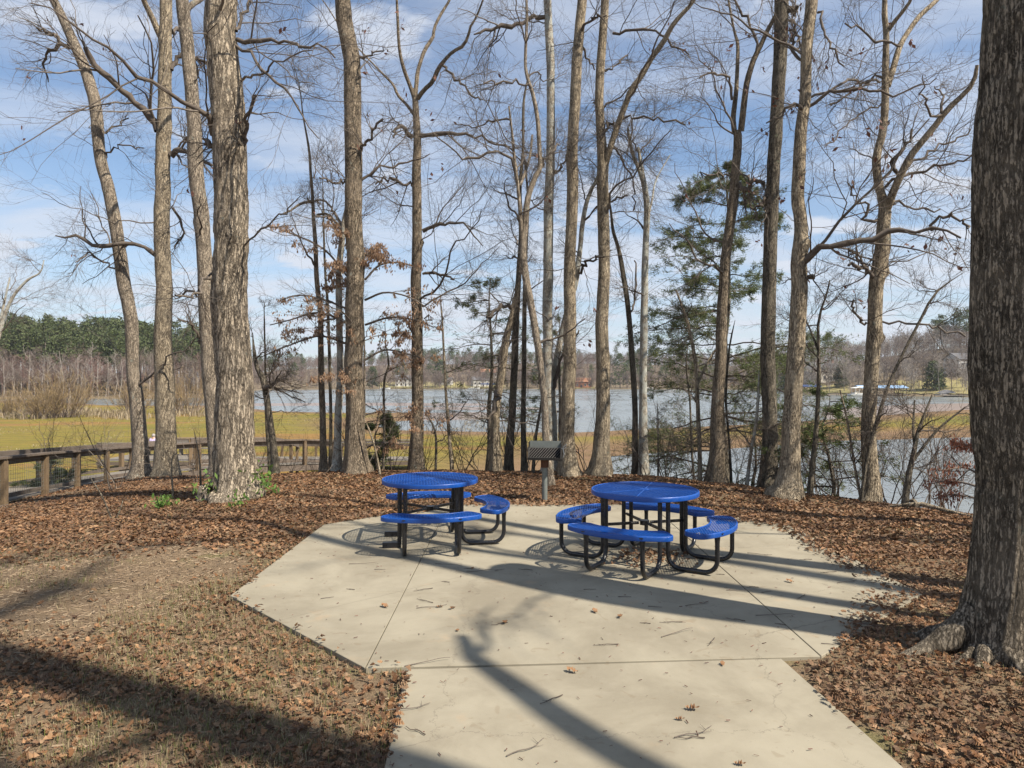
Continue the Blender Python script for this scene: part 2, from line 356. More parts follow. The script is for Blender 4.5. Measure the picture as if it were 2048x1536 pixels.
def f(t, b):
    n = noise(t, coords(t), 3, 4); link(t, mixc(t, n, (.001, .05, .26), (.002, .067, .32)), b.inputs['Base Color'])
    n5 = noise(t, coords(t), 26, 5, .7); cc = b.inputs['Base Color'].links[0].from_socket; link(t, mixc(t, rng_(t, n5, .52, .74, 0, .35), cc, (.07, .13, .36)), b.inputs['Base Color']); link(t, rng_(t, n5, .3, .7, .3, .6), b.inputs['Roughness'])
    b.inputs['Coat Weight'].default_value = .1; b.inputs['Coat Roughness'].default_value = .2
    bump(t, b, noise(t, coords(t), 160, 2), .08, .002)
M['blue'] = mat('blue_plastic', f, .38, .5)
M['black'] = plain('black_paint', (.012, .012, .014), .32, .5, var=.3, sc_=12)
M['galv'] = plain('old_steel', (.17, .185, .17), .6, .4, .35, .35, 14)
M['grillblack'] = plain('grill_black', (.014, .012, .011), .6, .4, .3, .5, 20)
M['grate'] = plain('grate_iron', (.075, .07, .065), .5, .5, .4, .3, 20)
M['rust'] = plain('rusty_steel', (.11, .055, .035), .8, .2, .2, .4, 25)
M['shiny'] = plain('worn_steel', (.45, .45, .43), .35, .5, .8, .2, 20)
def wood(name, a, b_):
    def f(t, b):
        v = coords(t, (1, 1, 1)); n = noise(t, v, 3, 4); s = noise(t, coords(t, (9, 9, 9)), 4, 5, .7)
        c = mixc(t, n, a, b_); c = mixc(t, rng_(t, s, .4, .75, 0, .5), c, tuple(x*.5 for x in a)); link(t, c, b.inputs['Base Color']); bump(t, b, s, .4, .004)
    return mat(name, f, .9, .15)
M['wood_grey'] = wood('weathered_wood', (.15, .13, .11), (.25, .225, .19))
M['wood_rail'] = wood('rail_wood', (.11, .085, .067), (.19, .155, .125))
M['wood_post'] = wood('post_wood', (.13, .09, .055), (.23, .165, .10))
M['white'] = plain('white_paint', (.55, .55, .53), .6, .3, var=.08)
M['cream'] = plain('cream_paint', (.6, .56, .48), .7, .3, var=.1)
M['brick'] = plain('brick', (.3, .13, .08), .85, .2, var=.2)
M['roof_grey'] = plain('roof_grey', (.12, .12, .125), .8, .2, var=.2)
M['roof_orange'] = plain('roof_orange', (.38, .19, .11), .8, .2, var=.2)
M['roof_blue'] = plain('roof_blue', (.25, .38, .56), .5, .4, var=.1)
M['roof_metal'] = plain('roof_metal', (.5, .52, .55), .4, .5, var=.1)
M['navy'] = plain('navy_cover', (.03, .05, .12), .7, .3)
M['glass'] = plain('window_dark', (.03, .035, .04), .15, .6, var=.1)
M['lavender'] = plain('lavender_cloth', (.5, .42, .62), .85, .2, var=.05)
M['skin'] = plain('skin', (.55, .34, .25), .6, .3, var=.05)
M['hair'] = plain('grey_hair', (.3, .27, .25), .7, .3, var=.2, sc_=60)
M['jeans'] = plain('blue_jeans', (.06, .09, .17), .85, .2, var=.1)
M['canvas'] = plain('canvas', (.7, .66, .58), .8, .2, var=.05)

# ------------------------------------------------------------------ terrain
WZ = -3.55
RID = A([(-90, 60), (-30, 34), (-16, 27), (-11, 20.5), (-8, 17.2), (-5.5, 15.6), (-2, 16), (1.5, 16), (3.5, 14.9), (4.7, 13.6), (5.9, 12.2), (6.8, 10.9), (9.5, 7.5), (14, 3), (30, -18), (50, -60)], float)
def ridge_d(x, y):
    best = np.full(x.shape, 1e9); sg = np.zeros(x.shape)
    for a, b in zip(RID[:-1], RID[1:]):
        e = b-a; L = e@e; t = np.clip(((x-a[0])*e[0]+(y-a[1])*e[1])/L, 0, 1)
        dx = x-a[0]-t*e[0]; dy = y-a[1]-t*e[1]; d = np.hypot(dx, dy); s = np.sign(e[0]*dy-e[1]*dx)
        m = d < best-1e-9; best = np.where(m, d, best); sg = np.where(m, s, sg)
    return best*sg
def G(x, y):
    x = np.asarray(x, float); y = np.asarray(y, float); x, y = np.broadcast_arrays(x, y)
    d = ridge_d(x, y); z = np.full(x.shape, -.035)
    lx = np.maximum(0, -x-2.8); z = z-.0115*np.minimum(lx, 14)**2
    dd = np.maximum(0, d+.8); drop = .30*dd*dd/(dd+1.4)
    n = fbm(np.stack([x*.55, y*.55, x*0+3.3], -1), 3)*.16+fbm(np.stack([x*2.2, y*2.2, x*0+9.3], -1), 2)*.05
    # quiet next to the concrete
    q = np.clip((np.maximum(np.abs(x-.6)-3.1, np.abs(y-7)-4.4))/1.2, 0, 1)
    q = np.where((np.abs(x-.6) < 1.9) & (y < 6), np.clip((np.abs(x-.6)-1.35)/1.2, 0, 1), q)
    z = z+n*q-drop
    # mounded litter at the foot of the big right hand tree
    z = z+.07*np.exp(-((x-3.4)**2+(y-4.9)**2)/.9)
    return np.maximum(z, WZ-.9)
def Gz(x, y): return float(G(A([x]), A([y]))[0])
def hit(px, py):
    Ds = np.linspace(3, 60, 2400); x = (px-HX)/F*Ds; z = CAMZ-(py-HY)/F*Ds; g = G(x, Ds); k = np.argmax(z < g)
    return float(Ds[k]) if z[k] < g[k] else None
def sheet(xs, ys, fn, name, m):
    X, Y = np.meshgrid(xs, ys); Z = fn(X, Y); nx = len(xs); V = np.stack([X, Y, Z], -1).reshape(-1, 3)
    i = np.arange(len(V)).reshape(len(ys), nx); q = np.stack([i[:-1, :-1], i[:-1, 1:], i[1:, 1:], i[1:, :-1]], -1).reshape(-1, 4)
    return mk(name, V, q, m, smooth=True)
xs = np.r_[np.linspace(-90, -16, 40)[:-1], np.linspace(-16, 12, 220), np.linspace(12, 60, 40)[1:]]
ys = np.r_[np.linspace(-60, -3, 30)[:-1], np.linspace(-3, 20, 200), np.linspace(20, 70, 60)[1:]]
tag(sheet(xs, ys, G, 'ground', M['soil']), kind='structure')
mb = MB(); mb.add([[-7000, -7000, WZ-1], [7000, -7000, WZ-1], [7000, 7000, WZ-1], [-7000, 7000, WZ-1]], [[0, 1, 2, 3]])
tag(mb.build('lake_bed', M['forest_floor']), kind='structure')
mb = MB(); mb.add([[-3000, -400, WZ], [3000, -400, WZ], [3000, 3000, WZ], [-3000, 3000, WZ]], [[0, 1, 2, 3]])
tag(mb.build('water', M['water']), kind='structure')

def onlake(pts, dz=0.05):
    D = [(CAMZ-WZ-dz)*F/(y-HY) for x, y in pts]; return A([[(x-HX)/F*d, d] for (x, y), d in zip(pts, D)])
def inpoly(pts, X, Y):
    c = np.zeros(X.shape, bool); n = len(pts)
    for i in range(n):
        x1, y1 = pts[i]; x2, y2 = pts[(i+1) % n]
        m = ((y1 > Y) != (y2 > Y)) & (X < (x2-x1)*(Y-y1)/((y2-y1) if y2 != y1 else 1e-9)+x1); c ^= m
    return c
def polydist(pts, X, Y):
    best = np.full(X.shape, 1e9); n = len(pts)
    for i in range(n):
        a = pts[i]; e = pts[(i+1) % n]-a; t = np.clip(((X-a[0])*e[0]+(Y-a[1])*e[1])/(e@e+1e-9), 0, 1)
        best = np.minimum(best, np.hypot(X-a[0]-t*e[0], Y-a[1]-t*e[1]))
    return best
def land(name, pts, m, rise=.35, slope=.03, res=260, wig=1.0):
    pts = onlake(pts)
    # polar grid, finer near
    th = np.linspace(np.arctan2(pts[:, 0], pts[:, 1]).min()-.01, np.arctan2(pts[:, 0], pts[:, 1]).max()+.01, res)
    Dg = 1/np.linspace(1/(pts[:, 1].min()*.96), 1/(pts[:, 1].max()*1.04), res)
    T, Dd = np.meshgrid(th, Dg); X = np.tan(T)*Dd; Y = Dd
    wx = fbm(np.stack([X*.06, Y*.03, X*0], -1), 4)*14*wig; wy = fbm(np.stack([X*.05, Y*.03, X*0+5], -1), 4)*16*wig*(Y/90)
    sd = polydist(pts, X+wx, Y+wy)*np.where(inpoly(pts, X+wx, Y+wy), 1, -1)
    Z = WZ+np.clip(sd*slope, -.25, rise)+np.where(sd > 0, np.clip(sd*.05, 0, 1)*fbm(np.stack([X*.15, Y*.15, X*0+8], -1), 3)*.12, 0)
    i = np.arange(X.size).reshape(X.shape); q = np.stack([i[:-1, :-1], i[:-1, 1:], i[1:, 1:], i[1:, :-1]], -1).reshape(-1, 4)
    keep = (Z.ravel()[q] > WZ-.2).any(1)
    o = mk(name, np.stack([X, Y, Z], -1).reshape(-1, 3), q[keep], m, smooth=True)
    at = o.data.attributes.new('shore', 'FLOAT', 'POINT'); at.data.foreach_set('value', sd.ravel().astype(np.float32))
    return tag(o, kind='structure')
land('field', [(-700, 799), (0, 802), (150, 806), (200, 810), (300, 811), (430, 812), (560, 822), (700, 825), (830, 825), (848, 828), (850, 838), (762, 843), (750, 851), (800, 859), (1000, 862), (1160, 864), (1300, 856), (1420, 851), (1560, 845), (1690, 836), (1800, 826), (1939, 819), (2500, 803),
               (2500, 866), (1939, 875), (1700, 880), (1560, 891), (1430, 899), (1350, 903), (1225, 912), (1195, 938), (1160, 1000), (1000, 1050), (-700, 1060)], M['field'], wig=.35)
land('mudflat', [(480, 807), (700, 805), (960, 807), (1010, 810), (930, 812), (700, 811), (500, 812)], M['mud'], .08, .01, 120, .4)
land('mudflat', [(800, 815), (900, 813), (1100, 815), (1130, 818), (950, 820), (820, 819)], M['mud'], .08, .01, 120, .4)
land('mudflat', [(840, 826), (960, 824), (1010, 829), (980, 837), (880, 840), (840, 838)], M['mud'], .06, .008, 120, .4)
land('mudflat', [(1655, 818), (1760, 811), (1960, 806), (2400, 797), (2400, 808), (1960, 822), (1700, 838), (1660, 836)], M['mud'], .03, .004, 160, .4)

SPX = [-900, 0, 300, 420, 470, 520, 700, 1000, 1400, 1540, 1600, 1750, 1950, 2900]
def shoreD(px): return np.interp(px, SPX, [190, 214, 220, 232, 300, 430, 470, 480, 470, 430, 290, 262, 240, 215])
def hillz(px, D):
    s = shoreD(px); r = D-s
    hmax = np.interp(px, [-900, 0, 250, 430, 560, 800, 1100, 1400, 1560, 1700, 1850, 2000, 2900], [9, 9, 8, 6, 15, 21, 23, 20, 17, 15, 20, 24, 24])
    wd = np.interp(px, SPX, [70]*4+[90, 200, 220, 230, 230, 180, 110, 90, 90, 90])
    t = np.clip(r/wd, 0, 1); h = hmax*(t*t*(3-2*t))
    return WZ+np.where(r < 0, np.maximum(r*.05, -.9), .5*np.clip(r/2, 0, 1)+h)+fbm(np.stack([px*.004, D*.02, D*0], -1), 3)*2.*np.clip(r/60, 0, 1)
th = np.linspace(math.radians(-62), math.radians(62), 420); rr = np.r_[np.linspace(-20, 30, 20), np.linspace(36, 400, 40), 900, 2000]
T, Rr = np.meshgrid(th, rr); PX = HX+F*np.tan(T); Dd = shoreD(PX)+Rr; X = np.tan(T)*Dd
i = np.arange(X.size).reshape(X.shape); q = np.stack([i[:-1, :-1], i[:-1, 1:], i[1:, 1:], i[1:, :-1]], -1).reshape(-1, 4)
tag(mk('hills', np.stack([X, Dd, hillz(PX, Dd)], -1).reshape(-1, 3), q, M['forest_floor'], smooth=True), kind='structure')


# ------------------------------------------------------------------ far woods
def cards(r, C, size, asp=.5, n=1, updown=1.):
    """little flat leaf/needle faces round centres C: (m,3) -> verts, quads"""
    m = len(C); a = nrm(r.normal(0, 1, (m, 3))*A([1, 1, updown])); b = nrm(np.cross(a, r.normal(0, 1, (m, 3))))
    s = (size*r.uniform(.6, 1.3, m))[:, None]
    V = np.stack([C-a*s, C+b*s*asp, C+a*s, C-b*s*asp], 1).reshape(-1, 3)
    return V, np.arange(4*m).reshape(m, 4)
def far_pine(seed, h=20.):
    r = np.random.default_rng(seed); c0 = h*r.uniform(.38, .5); C = []
    for k in range(46):
        t = r.uniform(0, 1); z = c0+t*(h-c0); rad = (h*.17)*math.sqrt(max(0, 1-t**2.2))*(.35+.65*min(1, t*5+.3))*r.uniform(.35, 1.1); a = r.uniform(0, 2*math.pi)
        c = A([rad*math.cos(a), rad*math.sin(a), z]); C.append(c+r.normal(0, 1, (17, 3))*A([.8, .8, .4])*h/20)
    C = np.vstack(C); V, q = cards(r, C, .5*h/20, .38)
    T, tq = tubes(A([[[0, 0, -1], [r.normal()*.2, 0, h*.5], [0, 0, h*.93]]]), A([[.24, .19, .06]]), 4)
    return (V, q), (T, tq)
def far_bare(seed, h=17., n1=13, n2=7, n3=5, spread=.5, tw=.022, c0=.3):
    r = np.random.default_rng(seed)
    tr, tR = grow(r, A([[0, 0, -1.]]), A([[0, 0, 1.]]), A([h*.9]), A([h*.011]), 9, .06, .1, .25)
    a, aR = kids(r, tr, tR, n1, c0, .98, (.35, .85), spread, .6, 6, .16, .07, .05)
    b, bR = kids(r, a, aR, n2, .15, 1, (.4, .9), .6, .6, 4, .2, .05, .035)
    c, cR = kids(r, b, bR, n3, .2, 1, (.4, .9), .7, .7, 3, .25, .04, tw)
    V1, q1 = tubes(tr, tR, 5); V2, q2 = tubes(a, aR, 3); V3, q3 = tubes(b, bR, 3); V4, q4 = tubes(c, cR, 3)
    out = MB(); [out.add(v, q) for v, q in ((V1, q1), (V2, q2), (V3, q3), (V4, q4))]
    return np.vstack(out.v), np.vstack(out.q)
def merge(tpl, pos, sc_, rot):
    Vs, Qs, off = [], [], 0
    k = np.arange(len(pos)) % len(tpl)
    for j, (V, q) in enumerate(tpl):
        m = k == j; n = m.sum()
        if not n: continue
        c, s_ = np.cos(rot[m])[:, None], np.sin(rot[m])[:, None]; S = sc_[m][:, None]
        W = np.stack([(V[None, :, 0]*c-V[None, :, 1]*s_)*S, (V[None, :, 0]*s_+V[None, :, 1]*c)*S, V[None, :, 2]*S], -1)+pos[m][:, None]
        Vs.append(W.reshape(-1, 3)); Qs.append((q[None]+(np.arange(n)*len(V))[:, None, None]).reshape(-1, q.shape[1])+off); off += n*len(V)
    return np.vstack(Vs), np.vstack(Qs)
r = np.random.default_rng(3)
def spots(n, p0, p1, d0, d1, pw=1.):
    px = r.uniform(p0, p1, n); rr_ = d0+(d1-d0)*r.random(n)**pw; D = shoreD(px)+rr_
    return np.stack([(px-HX)/F*D, D, hillz(px, D)], -1)
pines = [far_pine(k) for k in range(6)]
def pinewood(name, pos, s0, s1, label):
    n = len(pos); sc_ = r.uniform(s0, s1, n); rot = r.uniform(0, 6.28, n)
    V, q = merge([p[0] for p in pines], pos, sc_, rot); T, tq = merge([p[1] for p in pines], pos, sc_, rot)
    o = mk(name, np.vstack([V, T]), [q, tq+len(V)], None, mats=[M['pine_far'], M['far_bare']], midx=np.r_[np.zeros(len(q)), np.ones(len(tq))])
    return tag(o, label, 'woods', kind='stuff')
pinewood('pine_wood', np.vstack([spots(620, -700, 432, 14, 110, 1.), spots(60, 380, 480, 10, 120)]), .75, 1.15, 'dark green pine wood covering the hill on the far left shore')
pinewood('pine_ridge', np.vstack([spots(150, 480, 1560, 90, 300, .6), spots(26, 560, 1500, 5, 60), spots(45, 1580, 2800, 30, 160)]), .6, .95, 'scattered dark pines along the low ridge across the lake')
bares = [far_bare(20+k) for k in range(7)]; bares2 = [far_bare(40+k, 12, 15, 5, 3, .6, .055, .12) for k in range(6)]
def barewood(name, pos, s0, s1, m, label, tp=None):
    n = len(pos); V, q = merge(tp or bares, pos, r.uniform(s0, s1, n), r.uniform(0, 6.28, n))
    return tag(mk(name, V, q, m), label, 'woods', kind='stuff')
barewood('shore_wood', spots(130, -600, 430, 3, 22), .5, .95, M['far_bare'], 'leafless grey brown trees crowding the far left shore')
barewood('bare_wood', np.vstack([spots(1500, 440, 1600, 4, 290, .8), spots(200, 440, 1600, 1, 14)]), .6, 1.15, M['far_bare'], 'leafless grey brown woods on the hills across the lake', bares2)
barewood('budding_wood', np.vstack([spots(110, -400, 430, 4, 20), spots(60, 560, 1500, 12, 160)]), .45, .85, M['far_red'], 'reddish budding maples below the pines on the far shore')
barewood('hillside_wood', np.vstack([spots(260, 1540, 2900, 8, 130, .8), spots(60, 1640, 2300, 10, 80)]), .5, .8, M['far_bare'], 'grey leafless woods on the hillside at right across the cove')
barewood('hillside_thicket', spots(750, 1530, 2900, 5, 125, .9), .6, 1.05, M['far_pale'], 'lower paler bare woods filling the right hillside', bares2)
def fixed(px, off=3.):
    D = float(shoreD(px))+off; return A([(px-HX)/F*D, D, float(hillz(A(px), A(D)))])
pale = [far_bare(60+k, 17, 8, 5, 4, .35, .02) for k in range(4)]
for k, px in enumerate([8, 22, 40, 58, 70, 86, 98, 112, 126, 140, 152, 158, 172, 185, 196, 208, 215, 228, 240, 300, 352, 372, 388, 398]):
    p = fixed(px+r.uniform(-3, 3), r.uniform(1, 6)); V, q = pale[k % 4]; s_ = r.uniform(.62, 1.05); a = r.uniform(0, 6); c, sn = math.cos(a), math.sin(a)
    W = np.stack([(V[:, 0]*c-V[:, 1]*sn), V[:, 0]*sn+V[:, 1]*c, V[:, 2]], -1)*s_
    o = mk('bare_tree', W, q, M['far_pale']); o.location = p
    tag(o, 'leafless tree with a pale trunk at the waterline of the far left shore', 'tree', 'pale bare trees along the far left shore')
for k, px in enumerate([1595, 1630, 1655, 1690, 1716, 1795, 1812, 1838, 1862, 1880, 1905, 1925, 1660, 1772]):
    p = fixed(px, r.uniform(6, 22)); V, q = bares[k % 7]; s_ = r.uniform(.7, 1.)
    o = mk('bare_tree', V*s_, q, M['far_pale' if k % 3 == 0 else 'far_bare']); o.location = p
    tag(o, 'grey leafless tree among the docks and houses of the right far shore', 'tree', 'bare trees around the docks on the right shore')
def big_pine(px, off, h, lab, wide=1., m='pine_far'):
    p = fixed(px, off); rr_ = np.random.default_rng(int(px)); C = []
    for k in range(170):
        t = rr_.uniform(0, 1); rad = h*.24*wide*(1-t**1.8)**.6*rr_.uniform(.5, 1.05); a = rr_.uniform(0, 6.28)
        C.append(A([rad*math.cos(a), rad*math.sin(a), h*(.1+.88*t)])+rr_.normal(0, 1, (14, 3))*A([.6, .6, .28]))
    V, q = cards(rr_, np.vstack(C), .5, .5)
    t_ = thing('pine_tree', lab, 'tree', p)
    mb = MB(); mb.tube([[0, 0, -1], [.1, 0, h*.5], [0, 0, h*.95]], [.3, .22, .05], 6); mb.build('trunk', M['far_bare'], t_)
    mk('crown', V, q, M[m], t_)
big_pine(1240, 8, 24, 'round bright green pine alone on the far shore right of the grill', 1.25)
big_pine(745, 10, 15, 'dark pine on the far shore just right of the thick ridged trunk', 1.2)
big_pine(1075, 14, 22, 'green pine on the far shore seen between the crowded trunks behind the grill', .9)
big_pine(880, 20, 20, 'spreading dark pine on the far shore above the white houses', 1.3)
big_pine(1580, 8, 17, 'dark green pine beside the canopied dock at right', 1.1)
big_pine(1682, 24, 10, 'small green pine left of the blue roofed boathouse', 1.1)
big_pine(1868, 14, 11, 'green pine beside the grey covered boat on the right shore', 1.2)

# lawns, houses, docks on the far shore
def lawn(px0, px1, d0, d1):
    a = np.linspace(px0, px1, 24); b = np.linspace(d0, d1, 8); PXx, R_ = np.meshgrid(a, b); D = shoreD(PXx)+R_+2*np.sin(PXx*.2)
    X = (PXx-HX)/F*D; i = np.arange(X.size).reshape(X.shape); q = np.stack([i[:-1, :-1], i[:-1, 1:], i[1:, 1:], i[1:, :-1]], -1).reshape(-1, 4)
    tag(mk('lawn', np.stack([X, D, hillz(PXx, D)+.25], -1).reshape(-1, 3), q, M['lawn'], smooth=True), kind='structure')
lawn(760, 930, 3, 60); lawn(930, 1010, 3, 40); lawn(1620, 1700, 4, 30); lawn(1790, 1960, 4, 30); lawn(1130, 1190, 3, 30)
def house(px, off, wd, dp, h, wallm, roofm, lab, rz=.15, stor=1):
    p = fixed(px, off); t_ = thing('house', lab, 'house', p, rz)
    mb = MB(); mb.box((0, 0, h/2-.5), (wd, dp, h+1)); mb.v.append(A([[-wd/2, -dp/2, h], [wd/2, -dp/2, h], [wd/2, dp/2, h], [-wd/2, dp/2, h], [-wd/2, 0, h+dp*.3], [wd/2, 0, h+dp*.3]])); k = mb.n
    mb.t.append(A([[0, 4, 3], [1, 2, 5]])+k); mb.n += 6; mb.build('wall', M[wallm], t_)
    mb = MB(); rz_ = h+dp*.3; e = .5
    for sg in (-1, 1):
        mb.beam(A([0, sg*(dp/2+e), h-.3*e+.1]), A([0, 0, rz_+.12]), wd+2*e, .2, up=(0, 0, 1))
    mb.build('roof', M[roofm], t_)
    mb = MB(); mb.box((wd*.25, 0, rz_+.3), (.8, .8, 1.8)); mb.build('chimney', M['brick'], t_)
    nw = max(3, int(wd/2.6))
    for st in range(stor):
        for k in range(nw):
            x = -wd/2+wd*(k+.5)/nw; z = h*(st+.5)/stor
            if k == nw//2 and st == 0:
                mb = MB(); mb.box((x, -dp/2-.04, 1.05), (1.1, .1, 2.1)); mb.build('door', M['glass'], t_); continue
            mb = MB(); mb.box((x, -dp/2-.03, z), (1.15, .08, 1.4)); wn = mb.build('window', M['glass'], t_)
            mb = MB()
            for a, b, c, d in ((0, .76, 1.35, .12), (0, -.76, 1.35, .12), (.63, 0, .1, 1.4), (-.63, 0, .1, 1.4)): mb.box((x+a, -dp/2-.05, z+b), (c, .1, d))
            mb.build('frame', M['white'], wn)
house(812, 34, 15, 9, 5.2, 'white', 'roof_grey', 'white two storey house above the lawn, left of the trunk with the bird feeder', .1, 2)
house(892, 42, 9, 7, 3.4, 'white', 'roof_grey', 'small white house in dark bushes right of the brown leaf covered trunk', -.2)
house(960, 30, 12, 8, 4.5, 'white', 'roof_grey', 'white cottage half hidden by the branches left of the broken snag', .3, 1)
house(982, 90, 16, 9, 4, 'cream', 'roof_orange', 'house with a low orange roof high on the far bank', 0)
house(1156, 16, 17, 9, 4, 'brick', 'roof_orange', 'brick house with an orange brown roof near the water between the two straight trunks', .1)
house(1650, 40, 15, 9, 5.4, 'cream', 'roof_grey', 'two storey pale house above the canopied dock', .15, 2)
house(1620, 52, 9, 7, 3, 'cream', 'roof_orange', 'low tan house uphill left of the pale two storey house', -.1)
house(1930, 40, 13, 8, 4.5, 'white', 'roof_grey', 'white house high on the right bank next to the thick near trunk', .2)
def dock(px, dD, wd, dp, roof, lab, name='dock', rm='navy', h=2.6):
    D = float(shoreD(px))-dD; t_ = thing(name, lab, 'dock', ((px-HX)/F*D, D, WZ))
    mb = MB(); mb.box((0, 0, .5), (wd, dp, .18)); mb.box((0, dp/2+dD/2, .5), (1.3, dD, .16)); mb.build('deck', M['wood_grey'], t_)
    n = 4
    for a in np.linspace(-wd/2+.2, wd/2-.2, n):
        for b in (-dp/2+.2, dp/2-.2):
            mb = MB(); mb.tube([[a, b, -1], [a, b, .6+(h if roof else .4)]], .1, 6); mb.build('post', M['wood_post'], t_)
    if roof:
        mb = MB(); z = .6+h; e = .3
        for sg in (-1, 1): mb.beam(A([0, sg*(dp/2+e), z]), A([0, 0, z+dp*.16]), wd+.8, .1)
        mb.build('roof', M[rm], t_)
    return t_
dock(1620, 10, 6.5, 5, True, 'small dock with a dark blue canopy standing in the water behind the leaning trunk')
dock(1760, 2, 17, 6, True, 'long boathouse with a pale blue metal roof at the right shore', 'boathouse', 'roof_blue', 2.3)
dock(1902, 1, 9, 5, False, 'low bare dock at the right shore beside the thick near trunk')
dock(1665, 12, 12, 2, False, 'low dark pier between the canopied dock and the white boat')
dock(905, 4, 14, 3, False, 'pale pier on the far shore below the lawn')
dock(980, 5, 12, 4, True, 'dark roofed dock on the far shore left of the broken snag')
def boat(px, dD, L, lab, canopy=None, cover=False):
    D = float(shoreD(px))-dD; t_ = thing('boat', lab, 'boat', ((px-HX)/F*D, D, WZ), .25)
    st = np.linspace(0, 1, 9); V = []
    for s_ in st:
        hw = L*.17*(1-max(0, s_-.55)**1.6*3.2) if s_ < 1 else .02; hw = max(hw, .03); x = -L/2+L*s_; zt = .85+.35*s_*s_
        V += [[x, -hw, zt], [x, -hw*.8, .25], [x, 0, -.1], [x, hw*.8, .25], [x, hw, zt]]
    q = [[5*i+j, 5*i+j+1, 5*i+j+6, 5*i+j+5] for i in range(8) for j in range(4)]+[[5*i, 5*i+5, 5*i+9, 5*i+4] for i in range(8)]
    mb = MB(); mb.add(V, q+[[0, 4, 3, 1]]); mb.build('hull', M['white'], t_)
    mb = MB(); mb.box((-L*.05, 0, 1.35), (.15, L*.22, .6)); mb.box((-L*.2, 0, 1.1), (L*.12, L*.25, .5)); mb.build('console', M['cream'], t_)
    if canopy:
        mb = MB(); mb.beam(A([-L*.3, 0, 2.9]), A([L*.35, 0, 3.6]), L*.38, .12); mb.build('canopy', M[canopy], t_)
        for a in (-.25, .25):
            for b in (-.15, .15):
                mb = MB(); mb.tube([[L*a, L*b, .9], [L*a, L*b, 3.2+a]], .06, 5); mb.build('pole', M['white'], t_)
    if cover:
        mb = MB(); V = []
        for s_ in np.linspace(-1, 1, 9):
            for c_ in np.linspace(-1, 1, 7): V.append([s_*L*.5, c_*L*.18, .9+1.5*max(0, (1-s_*s_*.8))*max(0, 1-c_*c_*.8)])
        mb.add(V, [[7*i+j, 7*i+j+1, 7*i+j+8, 7*i+j+7] for i in range(8) for j in range(6)]); mb.build('cover', M['roof_grey'], t_)
    return t_
boat(1715, 14, 7, 'white boat under a raised cream canopy in front of the blue roofed boathouse', 'canvas')
boat(1893, -6, 8, 'grey covered boat drawn up on the right bank', None, True)
boat(948, 9, 8, 'white boat moored at the far shore left of the broken snag')
boat(770, 8, 7, 'small white boat at the far shore right of the thick ridged trunk')
boat(1298, 14, 6, 'tiny white boat on the open water behind the lichen covered trunk')

# marsh: willow bushes and reeds
def bush(px, py, wpx, hpx, lab, seed, m='willow'):
    D = (CAMZ-WZ-.25)*F/(py-HY); p = A([(px-HX)/F*D, D, WZ+.2]); Wd = wpx/F*D/2; H = hpx/F*D; r = np.random.default_rng(seed)
    n = 60; b0 = r.normal(0, 1, (n, 3))*A([Wd*.35, Wd*.35, 0]); d = nrm(np.stack([b0[:, 0]/Wd*1.1+r.normal(0, .25, n), b0[:, 1]/Wd+r.normal(0, .25, n), np.ones(n)], -1))
    a, aR = grow(r, b0, d, r.uniform(.55, 1, n)*H, np.full(n, .05), 6, .09, .03, .4)
    b, bR = kids(r, a, aR, 9, .15, 1, (.25, .6), .5, .6, 4, .12, .08, .018)
    c, cR = kids(r, b, bR, 4, .2, 1, (.2, .6), .7, .7, 3, .15, .05, .012)
    t_ = thing('bush', lab, 'bush', p)
    V1, q1 = tubes(a, aR, 3); mk('stems', V1, q1, M['far_bare'], t_)
    V2, q2 = tubes(b, bR, 3); V3, q3 = tubes(c, cR, 3); mk('crown', np.vstack([V2, V3]), [q2, q3+len(V2)], M[m], t_)
bush(84, 838, 95, 66, 'rounded tan willow bush in the marsh, left of the leaning trunk', 1)
bush(128, 836, 75, 92, 'taller yellow tipped willow bush just left of the leaning trunk', 2)
bush(20, 832, 90, 50, 'low brown willow bush at the left edge of the marsh', 3)
bush(262, 824, 70, 62, 'tan bush in the marsh behind the leaning trunk', 4)
bush(372, 828, 110, 88, 'wide brown willow bush between the straight pale trunk and the big shaggy trunk', 5)
def blades(r, pos, h, wd, lean=.35, seg=2):
    n = len(pos); a = r.uniform(0, 6.28, n); h = h*r.uniform(.5, 1.2, n); ln = r.uniform(0, lean, n); dx, dy = np.cos(a), np.sin(a)
    px_, py_ = -dy*wd/2, dx*wd/2
    b0 = pos-np.stack([px_, py_, 0*px_], -1); b1 = pos+np.stack([px_, py_, 0*px_], -1)
    mid = pos+np.stack([dx*h*ln*.35, dy*h*ln*.35, h*.6], -1); tip = pos+np.stack([dx*h*ln, dy*h*ln, h*(1-.3*ln)], -1)
    o = np.stack([px_, py_, 0*px_], -1)*.7
    V = np.stack([b0, b1, mid+o, mid-o, tip], 1).reshape(-1, 3); k = np.arange(n)[:, None]*5
    return V, k+A([[0, 1, 2, 3]]), k+A([[3, 2, 4]])
r = np.random.default_rng(11)
n = 9000; px = r.uniform(-500, 460, n); py = 838-r.random(n)**.8*16+3*np.sin(px*.03)
cl = vnoise(np.stack([px*.05, py*.25, px*0], -1)); k = cl > .38; px, py = px[k], py[k]; D = (CAMZ-WZ-.3)*F/(py-HY)
pos = np.stack([(px-HX)/F*D, D, np.full(len(D), WZ+.2)], -1); pos[:, :2] += r.normal(0, .4, (len(D), 2))
V, q, t = blades(r, pos, 1.15, .13, .5); tag(mk('reeds', V, [q, t], M['reed']), 'band of pale dry reeds between the field and the marsh at left', 'reeds', kind='stuff')

